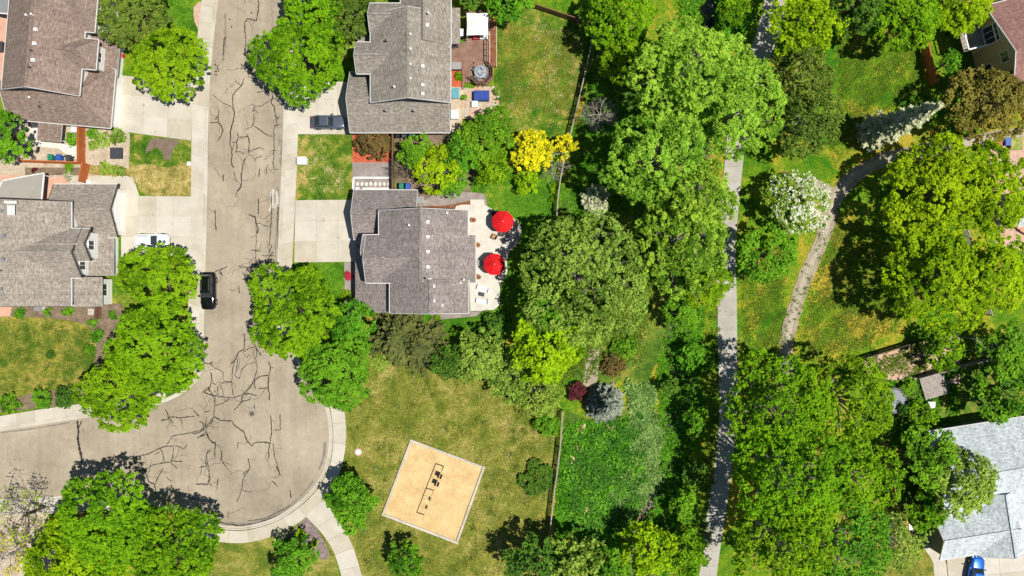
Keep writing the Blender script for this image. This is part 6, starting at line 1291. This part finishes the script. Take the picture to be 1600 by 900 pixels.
def clumps(name, label, poly, nc, per, h, rad, m, seed, z=0.05, avoid=None):
    rng = np.random.RandomState(seed); a = np.array(poly); x = rng.uniform(a[:, 0].min(), a[:, 0].max(), nc * 3); y = rng.uniform(a[:, 1].min(), a[:, 1].max(), nc * 3); ok = in_poly(x, y, poly)
    for q in avoid or []: ok &= ~in_poly(x, y, q)
    x, y = x[ok][:nc], y[ok][:nc]; k = len(x); R = rad * rng.uniform(.4, 1.3, k); i = np.repeat(np.arange(k), per); n = len(i)
    cen = np.stack([(x[i] - 800) / S + rng.normal(size=n) * R[i], (450 - y[i]) / S + rng.normal(size=n) * R[i], np.full(n, z + h * .4)], 1); cen[:, 2] += rng.uniform(0, h * .4, n)
    me = quads_mesh(name, cen, rng.normal(size=(n, 3)) * .5 + np.array([0, 0, 1.]), h * rng.uniform(.6, 1.4, n), .8, rng.normal(.45, .2, n), m, rng); o = bpy.data.objects.new(name, me); col.objects.link(o); tag(o, label, 'plants', kind='stuff')
PARK = [(550, 565), (690, 556), (865, 650), (858, 780), (846, 895), (570, 895), (548, 700)]; PLAY = [(640, 682), (762, 728), (716, 853), (592, 806)]
M_clov = leaf_mat('clover', (0.035, 0.07, 0.008, 1), (0.10, 0.14, 0.02, 1), .2); M_pale = leaf_mat('pale_thatch', (0.28, 0.22, 0.09, 1), (0.52, 0.44, 0.24, 1), .1)
clumps('clover', 'dark green clover patches dotted over the park lawn', PARK, 85, 70, .12, .38, M_clov, 21, .05, [PLAY])
clumps('thatch', 'pale straw thatch flecks over the park lawn', PARK, 70, 24, .1, .55, M_pale, 22, .05, [PLAY])
clumps('thatch', 'pale bare flecks in the fenced back lawn', [(800, 25), (920, 55), (900, 150), (880, 200), (790, 190), (785, 150), (860, 110), (830, 50)], 60, 26, .1, .4, M_pale, 23, .065)
clumps('thatch', 'pale worn flecks in the front lawn by the utility box', [(464, 214), (500, 213), (540, 265), (530, 305), (480, 300), (464, 260)], 40, 34, .1, .35, M_pale, 24, .1)
clumps('thatch', 'golden dry flecks on the lawn right of the dirt footpath', [(1310, 340), (1390, 400), (1380, 500), (1300, 560), (1255, 560), (1275, 470)], 90, 40, .12, .6, M_dr, 25, .02)
clumps('clover', 'dark green clumps in the olive back lawn', [(5, 502), (130, 512), (142, 560), (110, 600), (5, 608)], 40, 60, .12, .35, M_clov, 26, .09)
clumps('leafy_weeds', 'leafy plants along the shaded fence of the pale roofed house', [(1380, 600), (1500, 570), (1500, 640), (1470, 700), (1390, 700)], 60, 60, .3, .4, M_tall, 27, .03)

MEAD = [(905, 665), (1000, 650), (1005, 760), (960, 840), (885, 860), (890, 700)]
clumps('dry_stalks', 'tan dry stalks standing in the meadow grass', MEAD, 10, 20, .35, .3, M_pale, 31, .1)
clumps('leafy_weeds', 'broad leaved dark weeds scattered through the meadow', MEAD, 90, 45, .4, .4, leaf_mat('dock', (0.02, 0.075, 0.008, 1), (0.07, 0.18, 0.02, 1), .2), 32, .15)
clumps('leafy_weeds', 'pale yellow green weeds scattered through the meadow', MEAD, 30, 40, .4, .6, leaf_mat('nettle', (0.05, 0.16, 0.01, 1), (0.16, 0.33, 0.03, 1), .3), 33, .2)
clumps('spilled_chips', 'wood chips spilled around the playground kerb', [(636, 678), (766, 726), (718, 858), (588, 808)], 160, 12, .07, .16, leaf_mat('chip_flakes', (0.35, 0.24, 0.1, 1), (0.62, 0.46, 0.25, 1), 0), 34, .06, [PLAY])
clumps('bank_plants', 'leafy plants crowding the creek banks at the top', [(1070, -5), (1100, -5), (1088, 60), (1060, 70)], 60, 50, .3, .4, M_tall, 35, .0)
clumps('bank_plants', 'leafy plants between the creek and the trail at the top', [(1122, -5), (1180, -5), (1150, 80), (1112, 70)], 60, 50, .3, .4, M_tall, 36, .0)
clumps('edge_weeds', 'weeds and leaf litter along the trail edges', [(1108, 400), (1122, 400), (1124, 640), (1108, 860), (1088, 860), (1110, 640)], 120, 30, .16, .3, M_sh, 37, .0)
clumps('edge_weeds', 'grass tufts creeping over the dirt footpath edges', [(1300, 320), (1312, 330), (1262, 450), (1242, 540), (1220, 540), (1230, 480), (1262, 400)], 70, 20, .12, .2, M_sh, 38, .02)


def floor_stain(parent, spots, m, z):
    for x, y, r_ in spots:
        k = 9; ring = [P(x + r_ * rc.uniform(.6, 1.3) * math.cos(2 * math.pi * j / k), y - r_ * rc.uniform(.6, 1.3) * math.sin(2 * math.pi * j / k)) for j in range(k)]
        mb = MB(); mb.poly([(p.x, p.y, z) for p in ring]); mb.build('stain', m, parent)
M_cst = mat('concrete_stain', [(0.40, 0.35, 0.27, 1), (0.50, 0.45, 0.36, 1)], 3, .85, .1, (9, .15))
for o_ in [o for o in bpy.data.objects if o.name.split('.')[0] == 'driveway']:
    lab = o_['label']
    if 'sedan' in lab: floor_stain(o_, [(492, 160, 2.5), (520, 165, 1.8), (535, 196, 3)], M_cst, .143)
    if 'empty' in lab: floor_stain(o_, [(505, 345, 3), (530, 372, 2.2), (490, 385, 1.6), (545, 340, 2.4)], M_cst, .143)
    if 'wide' in lab: floor_stain(o_, [(225, 165, 2.6), (244, 206, 1.6), (265, 190, 2.0)], M_cst, .143)
    if 'white car' in lab: floor_stain(o_, [(240, 335, 2.4), (270, 350, 1.5)], M_cst, .143)

# groups for the repeated kinds
from collections import Counter
tops = [o for o in bpy.data.objects if o.parent is None and 'category' in o and 'kind' not in o]
cnt = Counter(o['category'] for o in tops)
PH = {'bin': 'wheeled bins beside the houses', 'car': 'parked cars', 'house': 'houses of the neighbourhood', 'umbrella': 'red patio umbrellas', 'sun lounger': 'white loungers on the patio', 'pot': 'planter pots on the patio', 'chair': 'patio chairs', 'table': 'patio tables', 'air conditioner': 'cooling units beside the houses', 'patio cover': 'patio covers', 'deck': 'decks', 'planter': 'planter boxes', 'tub': 'plastic tubs at the right edge'}
for o in tops:
    if 'group' in o or cnt[o['category']] < 2: continue
    x = o.location.x * S + 800; c = o['category']
    if c == 'tree': o['group'] = 'trees along the street and gardens' if x < 700 else 'trees of the greenbelt' if x < 1175 else 'trees right of the trail'
    elif c == 'shrub': o['group'] = 'garden shrubs' if x < 700 else 'shrubs of the greenbelt' if x < 1175 else 'shrubs right of the trail'
    elif c == 'fence': o['group'] = 'rail fences' if o.name.startswith('rail') else 'wooden board fences'
    elif c in PH: o['group'] = PH[c]
